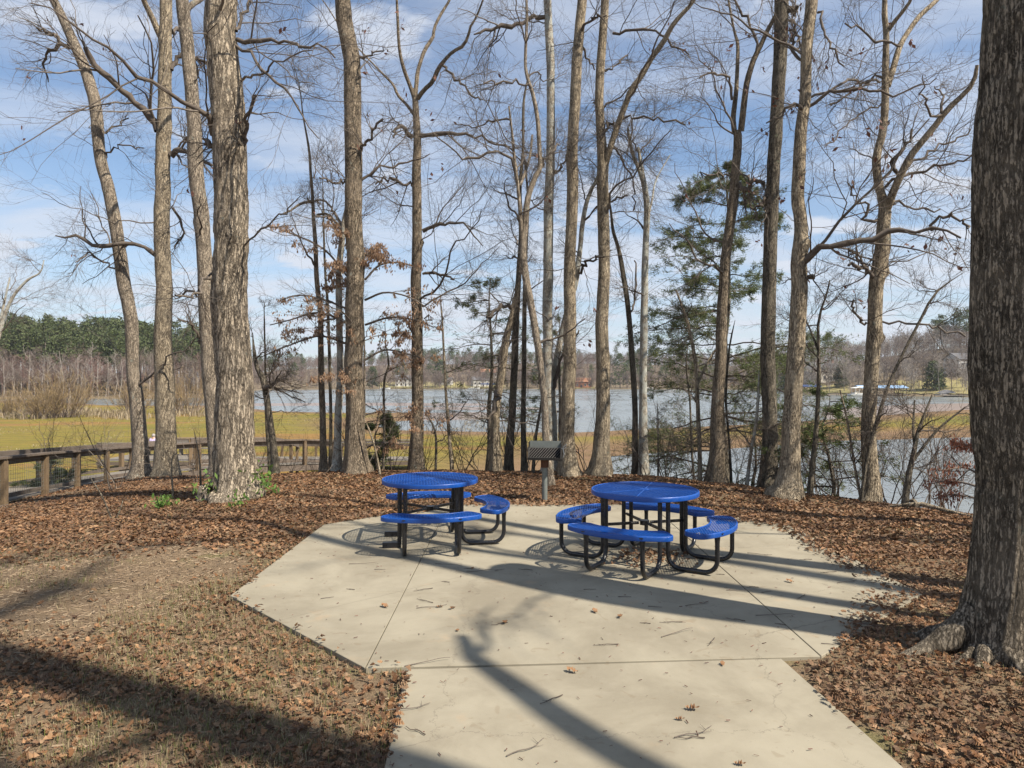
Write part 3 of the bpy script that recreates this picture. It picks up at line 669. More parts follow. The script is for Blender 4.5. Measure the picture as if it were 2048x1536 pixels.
# ------------------------------------------------------------------ concrete pad and path
def dedupe(p, e=.012):
    o = [p[0]]
    for q in p[1:]:
        if np.linalg.norm(A(q)-A(o[-1])) > e: o.append(q)
    if np.linalg.norm(A(o[0])-A(o[-1])) < e: o.pop()
    return o
def clip(poly, n, c):
    out = []; n = A(n, ) if not isinstance(n, np.ndarray) else n
    for i in range(len(poly)):
        a, b = A(poly[i], float), A(poly[(i+1) % len(poly)], float); da, db = a@A(n, float)-c, b@A(n, float)-c
        if da <= 0: out.append(a)
        if da*db < 0: out.append(a+(b-a)*da/(da-db))
    return out
OCT = [(-1.0, 4.76), (2.19, 4.96), (3.75, 6.4), (3.75, 9.5), (2.19, 11.05), (-1.0, 11.05), (-2.56, 9.5), (-2.56, 6.36)]
PATH = [(-.50, 1.2), (2.12, 1.2), (1.9, 4.93), (-.72, 4.745)]
def slab(mb, poly, ztop=0., th_=.11, bev=.008):
    poly = A(poly, float); n = len(poly); c = poly.mean(0)
    ins = []
    for i in range(n):                                   # inset for the tooled edge
        a, b, d = poly[i-1], poly[i], poly[(i+1) % n]; e1 = (b-a)/np.linalg.norm(b-a); e2 = (d-b)/np.linalg.norm(d-b)
        n1 = A([-e1[1], e1[0]]); n2 = A([-e2[1], e2[0]]); m = (n1+n2); m = m/(m@n1); ins.append(b+m*bev)
    ins = A(ins)
    V = np.vstack([np.c_[poly, np.full(n, ztop-th_)], np.c_[poly, np.full(n, ztop-bev)], np.c_[ins, np.full(n, ztop)], [[*ins.mean(0), ztop]]])
    q = [[i, (i+1) % n, (i+1) % n+n, i+n] for i in range(n)]+[[i+n, (i+1) % n+n, (i+1) % n+2*n, i+2*n] for i in range(n)]
    t = [[i+2*n, (i+1) % n+2*n, 3*n] for i in range(n)]
    mb.add(V, q, t)
mb = MB(); g = .004
cuts_x = [(-9, -.998), (-.998, 2.19), (2.19, 9)]; cuts_y = [(0, 6.45), (6.45, 20)]
for x0, x1 in cuts_x:
    for y0, y1 in cuts_y:
        gy = .0015
        p = clip(clip(clip(clip(OCT, A([1., 0]), x1-g), A([-1., 0]), -(x0+g)), A([0, 1.]), y1-gy), A([0, -1.]), -(y0+gy))
        if len(p) > 2: slab(mb, dedupe(p), bev=.003)
tag(mb.build('concrete_pad', M['concrete']), kind='structure')
mb = MB(); slab(mb, PATH, -.002); tag(mb.build('concrete_path', M['concrete']), kind='structure')

# ------------------------------------------------------------------ picnic tables
def rounded(L, Wd, r_, n=7):
    o = []
    for cx, cy, a0 in ((L/2-r_, Wd/2-r_, 0), (-L/2+r_, Wd/2-r_, 90), (-L/2+r_, -Wd/2+r_, 180), (L/2-r_, -Wd/2+r_, 270)):
        for k in range(n): a = math.radians(a0+90*k/(n-1)); o.append((cx+r_*math.cos(a), cy+r_*math.sin(a)))
    return A(o)
def densify(p, d):
    o = []
    for i in range(len(p)):
        a, b = p[i], p[(i+1) % len(p)]; m = max(1, int(np.linalg.norm(b-a)/d)); o += [a+(b-a)*k/m for k in range(m)]
    return A(o)
def sweep(mb, out, prof):
    """closed outline (ccw), profile = closed list of (offset outward, z)"""
    n, m = len(out), len(prof); nx = np.roll(out, -1, 0); pv = np.roll(out, 1, 0); t = nrm(nx-pv); nn = np.stack([t[:, 1], -t[:, 0]], 1)
    V = A([[[*(out[i]+nn[i]*u), z] for u, z in prof] for i in range(n)]).reshape(-1, 3)
    q = [[i*m+j, ((i+1) % n)*m+j, ((i+1) % n)*m+(j+1) % m, i*m+(j+1) % m] for i in range(n) for j in range(m)]
    mb.add(V, q)
def lattice(mb, out, z, ang, pitch, wd, th_):
    for s, a in enumerate((ang[0], ang[1])):
        d = A([math.cos(a), math.sin(a)]); nn = A([-d[1], d[0]]); pr = out@nn; q1 = np.roll(out, -1, 0)
        for c in np.arange(pr.min()+pitch*.6, pr.max(), pitch):
            f0 = out@nn-c; f1 = q1@nn-c; m = (f0 > 0) != (f1 > 0)
            X = out[m]+(q1[m]-out[m])*(f0[m]/(f0[m]-f1[m]))[:, None]; X = X[np.argsort(X@d)]
            for k in range(0, len(X)-1, 2):
                if np.linalg.norm(X[k+1]-X[k]) > .01: mb.beam(A([*X[k], z+s*.0012]), A([*X[k+1], z+s*.0012]), wd, th_)
RIM = [(-.018, -.004), (-.016, .0), (-.008, .001), (-.003, -.001), (.0, -.005), (.0012, -.011), (.0015, -.043), (.0, -.048), (-.003, -.05), (-.006, -.048), (-.007, -.016), (-.018, -.012)]
def seat_outline():
    R_ = .83; p = densify(rounded(1.10, .285, .09), .03)
    a = p[:, 0]/R_; rr_ = R_+p[:, 1]; return np.stack([rr_*np.cos(a), rr_*np.sin(a)], 1)[::-1]
SO = seat_outline()
area = .5*np.sum(SO[:, 0]*np.roll(SO[:, 1], -1)-np.roll(SO[:, 0], -1)*SO[:, 1])
if area < 0: SO = SO[::-1]
def arc(c, r_, a0, a1, n=7):
    return [(c[0]+r_*math.cos(math.radians(a)), c[1]+r_*math.sin(math.radians(a))) for a in np.linspace(a0, a1, n)]
ZT, ZS = .765, .455
def picnic(label, loc, rz, seats=(0, 1, 2, 3)):
    t_ = thing('picnic_table', label, 'picnic table', loc, rz)
    a = np.arange(96)*2*np.pi/96; O = np.stack([np.cos(a), np.sin(a)], 1)*.582
    mb = MB(); sweep(mb, O, [(u, z+ZT) for u, z in RIM]); tp = mb.build('table_rim', M['blue'], t_, smooth=2)
    mb = MB(); lattice(mb, O*.985, ZT-.006, (math.radians(24), math.radians(-24)), .027, .0062, .004)
    for k in range(4):                                        # welded seams between the mesh sectors
        b = math.pi/4*k+.2; d = A([math.cos(b), math.sin(b)]); mb.beam(A([*(-d*.575), ZT-.0035-k*.0002]), A([*(d*.575), ZT-.0035-k*.0002]), .009, .006)
    o = mb.build('table_mesh', M['blue'], t_)
    mb = MB(); c = np.arange(24)*2*np.pi/24; ring = np.stack([np.cos(c), np.sin(c)], 1)*.05
    sweep(mb, ring, [(0, ZT+.001), (.0, ZT-.012), (-.025, ZT-.012), (-.025, ZT+.001)]); mb.build('hub', M['blue'], t_)
    mb = MB()                                                 # steel under the top
    for k in range(4):
        b = k*math.pi/2
        for v in (-.30, .30):
            p = A([.42, v]); e = A([-.42, v]) if k < 2 else None
        c_, s_ = math.cos(b), math.sin(b); R2 = lambda u, v: A([u*c_-v*s_, u*s_+v*c_])
        mb.beam(A([*R2(.39, -.39), ZT-.04-k*.002]), A([*R2(.39, .39), ZT-.04-k*.002]), .035, .02)
    for k in range(2):
        b = math.pi/4+k*math.pi/2; d = A([math.cos(b), math.sin(b)])
        mb.beam(A([*(-d*.54), ZT-.026-k*.003]), A([*(d*.54), ZT-.026-k*.003]), .04, .012)
    mb.build('top_brackets', M['black'], t_)
    mb = MB()
    for k in range(2):
        b = math.pi/4+k*math.pi/2; d = A([math.cos(b), math.sin(b)]); zb = .40+k*.004
        for s in (-1, 1):
            mb.beam(A([*(d*s*.49), zb]), A([*(d*s*.07), zb]), .012, .032)
            mb.tube([[*(d*s*.16), zb], [*(d*s*.07), zb]], .014, 8); mb.tube([[*(d*s*.5), zb-.001], [*(d*s*.46), zb]], .013, 8)
    mb.prism(np.stack([np.cos(a[::12]), np.sin(a[::12])], 1)*.055, .375, .425); mb.build('cross_brace', M['black'], t_)
    for k in range(4):
        b = k*math.pi/2; c_, s_ = math.cos(b), math.sin(b)
        def X(u, v, z): return [u*c_-v*s_, u*s_+v*c_, z]
        if k in seats:
            sub = MB(); O2 = np.stack([SO[:, 0]*c_-SO[:, 1]*s_, SO[:, 0]*s_+SO[:, 1]*c_], 1)
            sweep(sub, O2, [(u, z+ZS) for u, z in RIM]); st = sub.build('seat', M['blue'], t_, smooth=2)
            sub = MB(); lattice(sub, O2*1.0, ZS-.006, (b+math.radians(66), b+math.radians(114)), .027, .0062, .004)
            sub.build('seat_mesh', M['blue'], st)
            sub = MB()
            for v in (-.30, .30):
                for sg in (-1, 1): sub.beam(A(X(.86, v, ZS-.022)), A(X(.73+.0*sg, v+sg*.1, ZS-.022-.002*(sg > 0))), .035, .012)
                sub.beam(A(X(.93, v, ZS-.02)), A(X(.70, v, ZS-.02)), .05, .011)
            sub.build('seat_bracket', M['black'], st)
        for v in (-.30, .30):
            rt = .0235; rb = .13; pts = [(.365, ZT-.045), (.365, .45), (.365, .028+rb)]
            if k in seats:
                pts += arc((.365+rb, .028+rb), rb, 180, 270)[1:]+arc((.87-rb, .028+rb), rb, 270, 360)+[(.87, .26), (.87, .33), (.87, ZS-.03)]
                r_ = [rt]*(len(pts)-2)+[.021, .016]
                r_ = np.full(len(pts), rt); r_[-2] = .024; r_[-1] = .033
            else:
                pts = [(.365, ZT-.045), (.365, .45), (.365, .05)]; r_ = np.full(3, rt)
            m2 = MB(); m2.tube([X(u, v, z) for u, z in pts], r_, 14)
            if k not in seats: m2.beam(A(X(.345, v, .035)), A(X(.56, v, .035)), .05, .06)
            m2.build('leg', M['black'], t_, smooth=(k in seats))
    return t_
picnic('blue mesh round picnic table with three benches and stub feet where the fourth is missing', (-1.0, 8.55, 0), math.radians(8), (0, 1, 3))
picnic('blue mesh round picnic table with four curved benches around it', (1.455, 7.68, 0), math.radians(-31))

# ------------------------------------------------------------------ park grill
gx, gy = .54, 11.55; gz = Gz(gx, gy)
t_ = thing('park_grill', 'rusty black charcoal grill on a steel post standing in the leaves behind the tables', 'grill', (gx, gy, gz), math.radians(-6))
mb = MB(); mb.tube([[0, 0, -.2], [0, 0, .62]], [.046, .044], 18); mb.build('post', M['galv'], t_, smooth=True)
mb = MB(); mb.tube([[0, 0, .56], [0, 0, .70]], .066, 18); mb.build('collar', M['rust'], t_, smooth=True)
mb = MB(); z0 = .70
mb.box((0, 0, z0), (.53, .40, .006)); mb.box((0, .2, z0+.135), (.53, .006, .27))
for sx in (-1, 1):
    mb.box((sx*.268, .0, z0+.10), (.006, .40, .20)); mb.box((sx*.268, .12, z0+.235), (.006, .16, .07))
mb.box((0, -.2, z0+.02), (.53, .006, .04)); fb = mb.build('firebox', M['grillblack'], t_)
mb = MB(); mb.box((0, .19, z0+.225), (.52, .008, .11)); mb.build('heat_plate', M['galv'], t_)
mb = MB()                                                     # grate tipped up towards the camera
gc = A([0, -.08, z0+.10]); ux = A([1, 0, 0.]); uy = nrm(A([0, .80, .60]))
for k in range(15):
    x = -.38+k*.045; x0, x1 = max(x, -.258), min(x+.15, .262); f0, f1 = (x0-x)/.15, (x1-x)/.15
    if x1 > x0: mb.tube([gc+ux*x0+uy*(-.13+.26*f0), gc+ux*x1+uy*(-.13+.26*f1)], .0048, 6)
mb.tube([gc-ux*.27-uy*.13, gc+ux*.27-uy*.13], .007, 6); mb.tube([gc-ux*.29+uy*.13, gc+ux*.30+uy*.13], .007, 6)
for sx in (-.262, .268): mb.tube([gc+ux*sx-uy*.13, gc+ux*sx+uy*.13], .007, 6)
mb.build('grate', M['grate'], t_)
mb = MB(); h = gc+ux*.30+uy*.12
mb.tube([h-ux*.03, h+ux*.02, h+A([.06, 0, .02])], .006, 6); mb.tube([h+A([.0, -.03, .02]), h+A([.06, -.05, .07])], .008, 6)
mb.tube([h+A([.0, 0, 0]), h+A([.02, -.02, -.09]), h+A([.0, -.03, -.15])], .007, 6)
mb.build('handle', M['shiny'], t_)

# ------------------------------------------------------------------ boardwalk
def wirepanel(a, b, z0a, z1a, z0b, z1b, parent):
    mb = MB(); L = np.linalg.norm(A(b)-A(a)); n = int(L/.1)
    for k in range(1, n):
        t = k/n; p = A(a)+(A(b)-A(a))*t; mb.beam(A([*p, z0a+(z0b-z0a)*t]), A([*p, z1a+(z1b-z1a)*t]), .004, .004, up=(1, 0, 0))
    for k in range(9):
        t = k/8; mb.beam(A([*a, z0a+(z1a-z0a)*t]), A([*b, z0b+(z1b-z0b)*t]), .004, .0042)
    mb.build('wire_panel', M['galv'], parent)
def walk(pathL, zd, wdt, t_, side=(1, 1), rail_h=1.0, mesh=(), skirt=True):
    """pathL: list of (x,y) = near edge; zd deck heights; the walk lies to the left of it"""
    P2 = A(pathL, float); n = len(P2); tng = nrm(np.gradient(P2, axis=0)); nn = np.stack([-tng[:, 1], tng[:, 0]], 1); Q2 = P2+nn*wdt
    mb = MB()
    for i in range(n-1):
        L = np.linalg.norm(P2[i+1]-P2[i]); m = max(2, int(L/.145))
        for k in range(m):
            t = (k+.5)/m; a = P2[i]+(P2[i+1]-P2[i])*t; b = Q2[i]+(Q2[i+1]-Q2[i])*t; z = zd[i]+(zd[i+1]-zd[i])*t
            mb.beam(A([*a, z+.002*(k % 2)]), A([*b, z+.002*(k % 2)]), L/m-.008, .038)
    mb.build('deck', M['wood_grey'], t_)
    for sd, (E, off) in enumerate(((P2, -.07), (Q2, .07))):
        if not side[sd]: continue
        E = E+nn*off
        for i in range(n):
            mb = MB(); zb = min(Gz(*E[i]), zd[i]-.3) - .15
            mb.box((*E[i], (zb+zd[i]+rail_h-.02)/2), (.13, .13, zd[i]+rail_h-.02-zb), rz=math.atan2(tng[i][1], tng[i][0])); mb.build('post', M['wood_post'], t_, bevel=.006)
        mt = MB(); mf = MB(); mk_ = MB()
        for i in range(n-1):
            a, b = E[i], E[i+1]
            mt.beam(A([*a, zd[i]+rail_h+.0]), A([*b, zd[i+1]+rail_h+.0]), .21, .05)
            o = nn[i]*(-.085 if sd == 0 else .085)*-1
            mf.beam(A([*(a+o), zd[i]+rail_h-.09]), A([*(b+o), zd[i+1]+rail_h-.09]), .045, .17)
            mf.beam(A([*(a+o), zd[i]+.12]), A([*(b+o), zd[i+1]+.12]), .04, .10)
            o2 = -o
            mk_.beam(A([*(a+o2), zd[i]-.15]), A([*(b+o2), zd[i+1]-.15]), .045, .22)
            if i in mesh and sd == 0: wirepanel(a, b, zd[i]+.1, zd[i]+rail_h-.1, zd[i+1]+.1, zd[i+1]+rail_h-.1, t_)
        mt.build('top_rail', M['wood_rail'], t_); mf.build('side_rail', M['wood_rail'], t_); mk_.build('joist', M['wood_rail'], t_)
    return P2, Q2
bw = thing('boardwalk', 'weathered wooden boardwalk ramp with posts and wire mesh sides at the left', 'boardwalk')
walk([(-11.9, 11.0), (-11.65, 13.3), (-11.4, 15.6), (-11.75, 17.5), (-12.05, 19.3), (-12.35, 21.2), (-12.55, 23.0), (-12.35, 25.0), (-11.9, 26.4)],
     [-.55, -.65, -.76, -.86, -.98, -1.10, -1.22, -1.32, -1.38], 1.75, bw, mesh=(0, 1, 2, 3, 4))
walk([(-11.9, 26.6), (-10.4, 27.6), (-8.7, 29.2), (-8.1, 31.4), (-8.6, 34.2), (-9.6, 37.5)], [-1.38, -1.42, -1.5, -1.75, -2.1, -2.45], 1.75, bw)
pf = thing('viewing_platform', 'low wooden viewing platform with a plank bench on the field edge', 'platform')
def strip(x0, x1, y, z, depth, posts, nm='deck'):
    mb = MB(); m = int((x1-x0)/.15)
    for k in range(m):
        x = x0+(k+.5)*(x1-x0)/m; mb.beam(A([x, y, z+.002*(k % 2)]), A([x, y+depth, z+.002*(k % 2)]), (x1-x0)/m-.01, .04)
    mb.build('deck', M['wood_grey'], pf)
    for yy in (y, y+depth):
        for x in np.linspace(x0+.1, x1-.1, posts):
            mb = MB(); mb.box((x, yy, (z+1.0+WZ)/2), (.13, .13, z+1.0-WZ)); mb.build('post', M['wood_post'], pf)
        mb = MB(); mb.beam(A([x0, yy, z+1.02]), A([x1, yy, z+1.02]), .2, .04); mb.build('top_rail', M['wood_grey'], pf)
        mb = MB(); mb.beam(A([x0, yy-.09, z+.9]), A([x1, yy-.09, z+.9]), .04, .15); mb.beam(A([x0, yy-.09, z-.14]), A([x1, yy-.09, z-.14]), .04, .2); mb.build('side_rail', M['wood_rail'], pf)
DZ = -2.62
strip(-23.7, -16.2, 40, DZ, 3.6, 5)
strip(-16.0, -5.6, 40.2, DZ, 2.0, 6)
mb = MB(); mb.box((-20.3, 42.9, DZ+.45), (4.6, .42, .05)); mb.box((-20.3, 43.12, DZ+.75), (4.6, .05, .3))
for x in (-22.3, -20.3, -18.3): mb.box((x, 42.95, DZ+.22), (.1, .3, .42))
mb.build('bench', M['wood_grey'], pf)

# seated visitor on the platform, seen from behind
def figure():
    X0, Y0, Z0 = -21.9, 42.75, DZ+.02
    t_ = thing('person', 'seated person in a lavender shirt on the viewing platform, mostly hidden by the leaning trunk', 'person', (X0, Y0, Z0))
    me = bpy.data.meshes.new('body')
    J = {'pel': (0, 0, .55), 'sp': (0, -.02, .72), 'ch': (0, -.01, .92), 'nk': (0, .0, 1.08), 'hd': (0, .03, 1.18), 'top': (0, .03, 1.30)}
    E = [('pel', 'sp'), ('sp', 'ch'), ('ch', 'nk'), ('nk', 'hd'), ('hd', 'top')]; Rr = {'pel': .15, 'sp': .135, 'ch': .15, 'nk': .06, 'hd': .095, 'top': .075}
    for s, n in ((-1, 'l'), (1, 'r')):
        J.update({n+'sh': (s*.17, 0, .98), n+'el': (s*.24, .06, .72), n+'wr': (s*.17, .28, .64), n+'ha': (s*.15, .37, .63), n+'hip': (s*.1, .02, .52), n+'kn': (s*.13, .43, .50), n+'an': (s*.13, .45, .08), n+'to': (s*.14, .60, .04)})
        E += [('ch', n+'sh'), (n+'sh', n+'el'), (n+'el', n+'wr'), (n+'wr', n+'ha'), ('pel', n+'hip'), (n+'hip', n+'kn'), (n+'kn', n+'an'), (n+'an', n+'to')]
        Rr.update({n+'sh': .068, n+'el': .048, n+'wr': .032, n+'ha': .04, n+'hip': .1, n+'kn': .062, n+'an': .042, n+'to': .04})
    ks = list(J); me.from_pydata([J[k] for k in ks], [(ks.index(a), ks.index(b)) for a, b in E], []); me.update()
    o = bpy.data.objects.new('body', me); COL.objects.link(o); o.parent = t_
    o.modifiers.new('s', 'SKIN'); o.modifiers.new('u', 'SUBSURF').levels = 2; o.modifiers['u'].render_levels = 2
    for k, v in zip(ks, me.skin_vertices[0].data): v.radius = (Rr[k], Rr[k]); v.use_root = (k == 'pel')
    me.materials.append(M['skin'])
    def skin(name, keys, Es, k_, m):
        me = bpy.data.meshes.new(name); me.from_pydata([J[k] for k in keys], [(keys.index(a), keys.index(b)) for a, b in Es], []); o = bpy.data.objects.new(name, me); COL.objects.link(o); o.parent = t_
        o.modifiers.new('s', 'SKIN'); o.modifiers.new('u', 'SUBSURF').levels = 2; o.modifiers['u'].render_levels = 2
        for k, v in zip(keys, me.skin_vertices[0].data): v.radius = (Rr[k]*k_+.008,)*2; v.use_root = (k == keys[0])
        me.materials.append(m)
    skin('shirt', ['pel', 'sp', 'ch', 'nk', 'lsh', 'lel', 'rsh', 'rel'], [('pel', 'sp'), ('sp', 'ch'), ('ch', 'nk'), ('ch', 'lsh'), ('lsh', 'lel'), ('ch', 'rsh'), ('rsh', 'rel')], 1.12, M['lavender'])
    J['pel2'] = J['pel']; Rr['pel2'] = .15
    skin('trousers', ['pel', 'lhip', 'lkn', 'lan', 'rhip', 'rkn', 'ran'], [('pel', 'lhip'), ('lhip', 'lkn'), ('lkn', 'lan'), ('pel', 'rhip'), ('rhip', 'rkn'), ('rkn', 'ran')], 1.1, M['jeans'])
    V = []; n, m = 12, 8
    for i in range(m+1):
        for j in range(n):
            a = math.pi*.62*i/m; b = 2*math.pi*j/n; V.append((.105*math.sin(a)*math.cos(b), .01+.115*math.sin(a)*math.sin(b), 1.215+.125*math.cos(a)))
    mb = MB(); mb.add(V, [[i*n+j, i*n+(j+1) % n, (i+1)*n+(j+1) % n, (i+1)*n+j] for i in range(m) for j in range(n)]); mb.build('hair', M['hair'], t_, smooth=True)
figure()

# ------------------------------------------------------------------ trees
def stem_mesh(Pt, R, sides, amp, seed, flare=0., roots=(), freq=(9, 1.1), knots=()):
    """one trunk or stem: a tapered tube with furrowed, lumpy bark, root flare and knots"""
    r = np.random.default_rng(seed); Kk = len(Pt)
    T = nrm(np.gradient(Pt, axis=0)); _, ev = np.linalg.eigh((T.T@T)+np.diag([1e-6, 2e-6, 3e-6])); ref = ev[:, 0]
    n1 = nrm(np.cross(T, ref)); n2 = np.cross(T, n1); n1, n2 = (n1, n2)
    th = np.arange(sides)*2*np.pi/sides
    dirs = np.cos(th)[None, :, None]*n1[:, None]+np.sin(th)[None, :, None]*n2[:, None]
    s = np.r_[0, np.cumsum(np.linalg.norm(np.diff(Pt, axis=0), axis=1))]
    o = r.uniform(0, 50, 3)
    q = dirs*freq[0]*np.maximum(R.mean(), .06)/.25+Pt[:, None]*A([0, 0, freq[1]])+o
    ridge = 1-np.abs(vnoise(q*2.2)*2-1)
    lump = fbm(dirs*1.2+Pt[:, None]*A([0, 0, .9])+o, 3)
    rad = R[:, None]*.95*(1+amp*(ridge-.6)+.13*lump)
    h = Pt[:, 2]-Pt[0, 2]-.3
    az = np.arctan2(dirs[..., 1], dirs[..., 0])
    if flare:
        lob = sum(np.maximum(0, np.cos(k*az+ph)) for k, ph in ((3, o[0]), (5, o[1])))/2
        rad = rad*(1+flare*np.exp(-np.maximum(h, -.1)/(.26+R.mean()*.5))[:, None]*(.35+lob))
    for a, ln, wd_, hz in roots:
        d = np.abs((az-a+np.pi) % (2*np.pi)-np.pi); rad = rad+ln*np.exp(-(d/wd_)**2)*np.exp(-np.maximum(h, 0)/hz)[:, None]
    for (ks, ka, kr, kh) in knots:
        d = np.abs((az-ka+np.pi) % (2*np.pi)-np.pi)*R[:, None]; rad = rad+kh*np.exp(-(d**2+(s[:, None]-ks)**2)/kr**2)
    V = Pt[:, None]+dirs*rad[..., None]
    i = np.arange(Kk*sides).reshape(Kk, sides); a, b = i[:-1], i[1:]
    return V.reshape(-1, 3), np.stack([a, np.roll(a, -1, 1), np.roll(b, -1, 1), b], -1).reshape(-1, 4)
def px3(pts, D, dd=0., lean=0.):
    """(x, y, width) picture measurements -> centre line and radius at distance D (+dd over its length)"""
    n = len(pts); o = []
    for k, p in enumerate(pts):
        d = D+dd*(k/max(1, n-1))+lean; c = P(p[0], p[1], d); o.append([*c, p[2]/2/F*d])
    return A(o)
TREES = {}
def tree(label, D, trunk, forks=(), limbs=(), m='bark_grey', seed=0, nl=9, dens=1., top=17., flare=.45, roots=(), amp=.07, sides=18, leaves=0, tz=None, step=.11, knots=(), twm='twig', z0=2.2, reach=4.2, name='tree', dark=False):
    r = np.random.default_rng(seed+100); W = px3(trunk, D)
    g = Gz(W[0, 0], W[0, 1]); base = W[0].copy(); base[2] = g-.3
    W[0, 2] = min(W[0, 2], g+.02)
    W = np.vstack([base, W]); loc = (float(W[1, 0]), float(W[1, 1]), g)
    stems = []
    def extend(Wk, top_):
        if Wk[-1, 2] < 8.2 or top_ is None: return Wk
        d = nrm((Wk[-1]-Wk[-3])[:3]); p = Wk[-1].copy(); out = [Wk]; rr_ = p[3]; n = int(max(1, (top_-p[2])/.9))
        for k in range(n):
            d = nrm(d+r.normal(0, .07, 3)+A([0, 0, .05])); p = p.copy(); p[:3] = p[:3]+d*.9; p[3] = rr_*(1-.8*(k+1)/n); out.append(p[None])
        return np.vstack(out)
    def stem(Wk, st, extra):
        L = np.linalg.norm(np.diff(Wk[:, :3], axis=0), axis=1).sum(); n = max(8, int(L/st)); Q = resample(Wk, n)
        wob = fbm(np.stack([Q[:, 2]*.9, Q[:, 0]*0+seed*3.1+len(stems)*9, Q[:, 0]*0], -1), 3)*Q[:, 3]*.9; Q[:, 0] += wob*(np.linspace(0, 1, n) > .02); kt = max(2, n//6); Q[-kt:, 3] *= np.linspace(1, .3, kt) if ((top is None or tz) and not forks) else 1
        stems.append(Q); return Q
    V, q, off = [], [], 0
    for k, Wk in enumerate([W]+[px3(f_[0] if isinstance(f_, tuple) else f_, D, (f_[1] if isinstance(f_, tuple) else (-1)**j*.5)) for j, f_ in enumerate(forks)]):
        Wk = extend(Wk, top if (k > 0 or tz is None) else None); Q = stem(Wk, step if k == 0 else .15, k)
        v, f4 = stem_mesh(Q[:, :3], Q[:, 3], sides if k == 0 else 12, amp, seed*7+k, flare if k == 0 else 0, (), knots=knots if k == 0 else ())
        V.append(v); q.append(f4+off); off += len(v)
        c = Q[-1, :3]; V.append(c[None]+nrm((Q[-1]-Q[-2])[:3])*Q[-1, 3]*.8); ns = sides if k == 0 else 12
    # traced limbs
    Kl = 13; LP, LR = [], []
    for j, l in enumerate(limbs):
        l, dd = (l if isinstance(l, tuple) and isinstance(l[0], list) else (l, r.uniform(-1.3, 1.3)))
        Q = resample(px3(l, D, dd), Kl); Q[1:, :3] += r.normal(0, .03, (Kl-1, 3)); Q[:, 3] *= 1+r.normal(0, .1, Kl); LP.append(Q[:, :3]); LR.append(Q[:, 3])
    # limbs nobody traced, on every stem
    for k, Q in enumerate(stems):
        n = max(2, int(nl*(.8 if k == 0 else .5))); zlo = max(z0+g, Q[0, 2]+.3); ok = np.where(Q[:, 2] > zlo)[0]
        if len(ok) < 4: continue
        for t in np.sort(r.uniform(0, 1, n)):
            i = ok[int((t**.8)*(len(ok)-1))]; p = Q[i, :3]; a = r.uniform(0, 6.28); el = r.uniform(.05, .8)
            d = A([math.cos(a)*math.cos(el), math.sin(a)*math.cos(el), math.sin(el)]); R0 = min(Q[i, 3]*.5, r.uniform(.011, .03))
            L = reach*r.uniform(.3, .9)*(1-.35*t); p1, r1 = grow(r, p[None], d[None], A([L]), A([R0]), Kl, .19, .03, .3)
            LP.append(p1[0]); LR.append(r1[0])
    rb = MB()
    for a, ln, r0, hz in roots:
        aa = a+np.cumsum(r.normal(0, .05, 9)); q_ = np.linspace(0, 1, 9); rad = W[1, 3]*.35+(ln+W[1, 3]*.75)*q_; zz_ = hz*(1-q_)**2.6
        xx, yy = W[1, 0]+rad*np.cos(aa), W[1, 1]+rad*np.sin(aa); pz = G(xx, yy)+zz_-r0*.5*(1-q_)-.015-.06*q_**2
        rb.tube(np.stack([xx, yy, pz], 1), r0*(1-.78*q_)*(1+.12*r.normal(0, 1, 9)), 12)
    mbk = MB()
    if LP:
        LP, LR = np.stack(LP), np.stack(LR)
        b, bR = kids(r, LP, LR, int(round(8*dens)), .08, 1, (.45, 1.1), .95, .42, 9, .13, .012, .004, 3.3)
        c, cR = kids(r, b, bR, int(round(7*dens)), .12, 1, (.4, 1.05), .7, .55, 7, .15, .01, .0025, 2.0)
        e, eR = kids(r, c, cR, int(round(4*dens+.4)), .15, 1, (.4, .95), .7, .7, 5, .16, .01, .0017, 1.1)
        for (p, R_, n) in ((LP, LR, 8), (b, bR, 4), (c, cR, 3), (e, eR, 3)):
            v, f4 = tubes(p, R_, n); mbk.add(v, f4)
    t_ = thing(name, label, 'tree', loc)
    V = np.vstack(V); q = np.vstack(fixq(V, q))
    if rb.n: q = [np.vstack([q, np.vstack(rb.q)+len(V)]), np.vstack(rb.t)+len(V)]; V = np.vstack([V]+rb.v)
    mk('trunk', V, q, M[m], t_, True, loc)
    if LP is not None and len(LP): mk('crown', np.vstack(mbk.v), np.vstack(mbk.q), M['bark_dark' if dark else twm], t_, True, loc)
    if leaves and len(LP):
        k = r.choice(len(e), leaves); C = e[k, -1]+r.normal(0, .02, (leaves, 3)); C = np.repeat(C, 3, 0)+r.normal(0, .05, (leaves*3, 3))
        v, f4 = cards(r, C, .05, .5, updown=1.6); mk('dead_leaves', v, f4, M['oak_dead'], t_, False, loc)
    TREES[label] = (t_, stems); return t_
def fixq(V, q):
    """V alternates ring blocks and single tip points; shift the face indices to match"""
    out, tip = [], 0
    for f4 in q: out.append(f4+tip); tip += 1
    return out

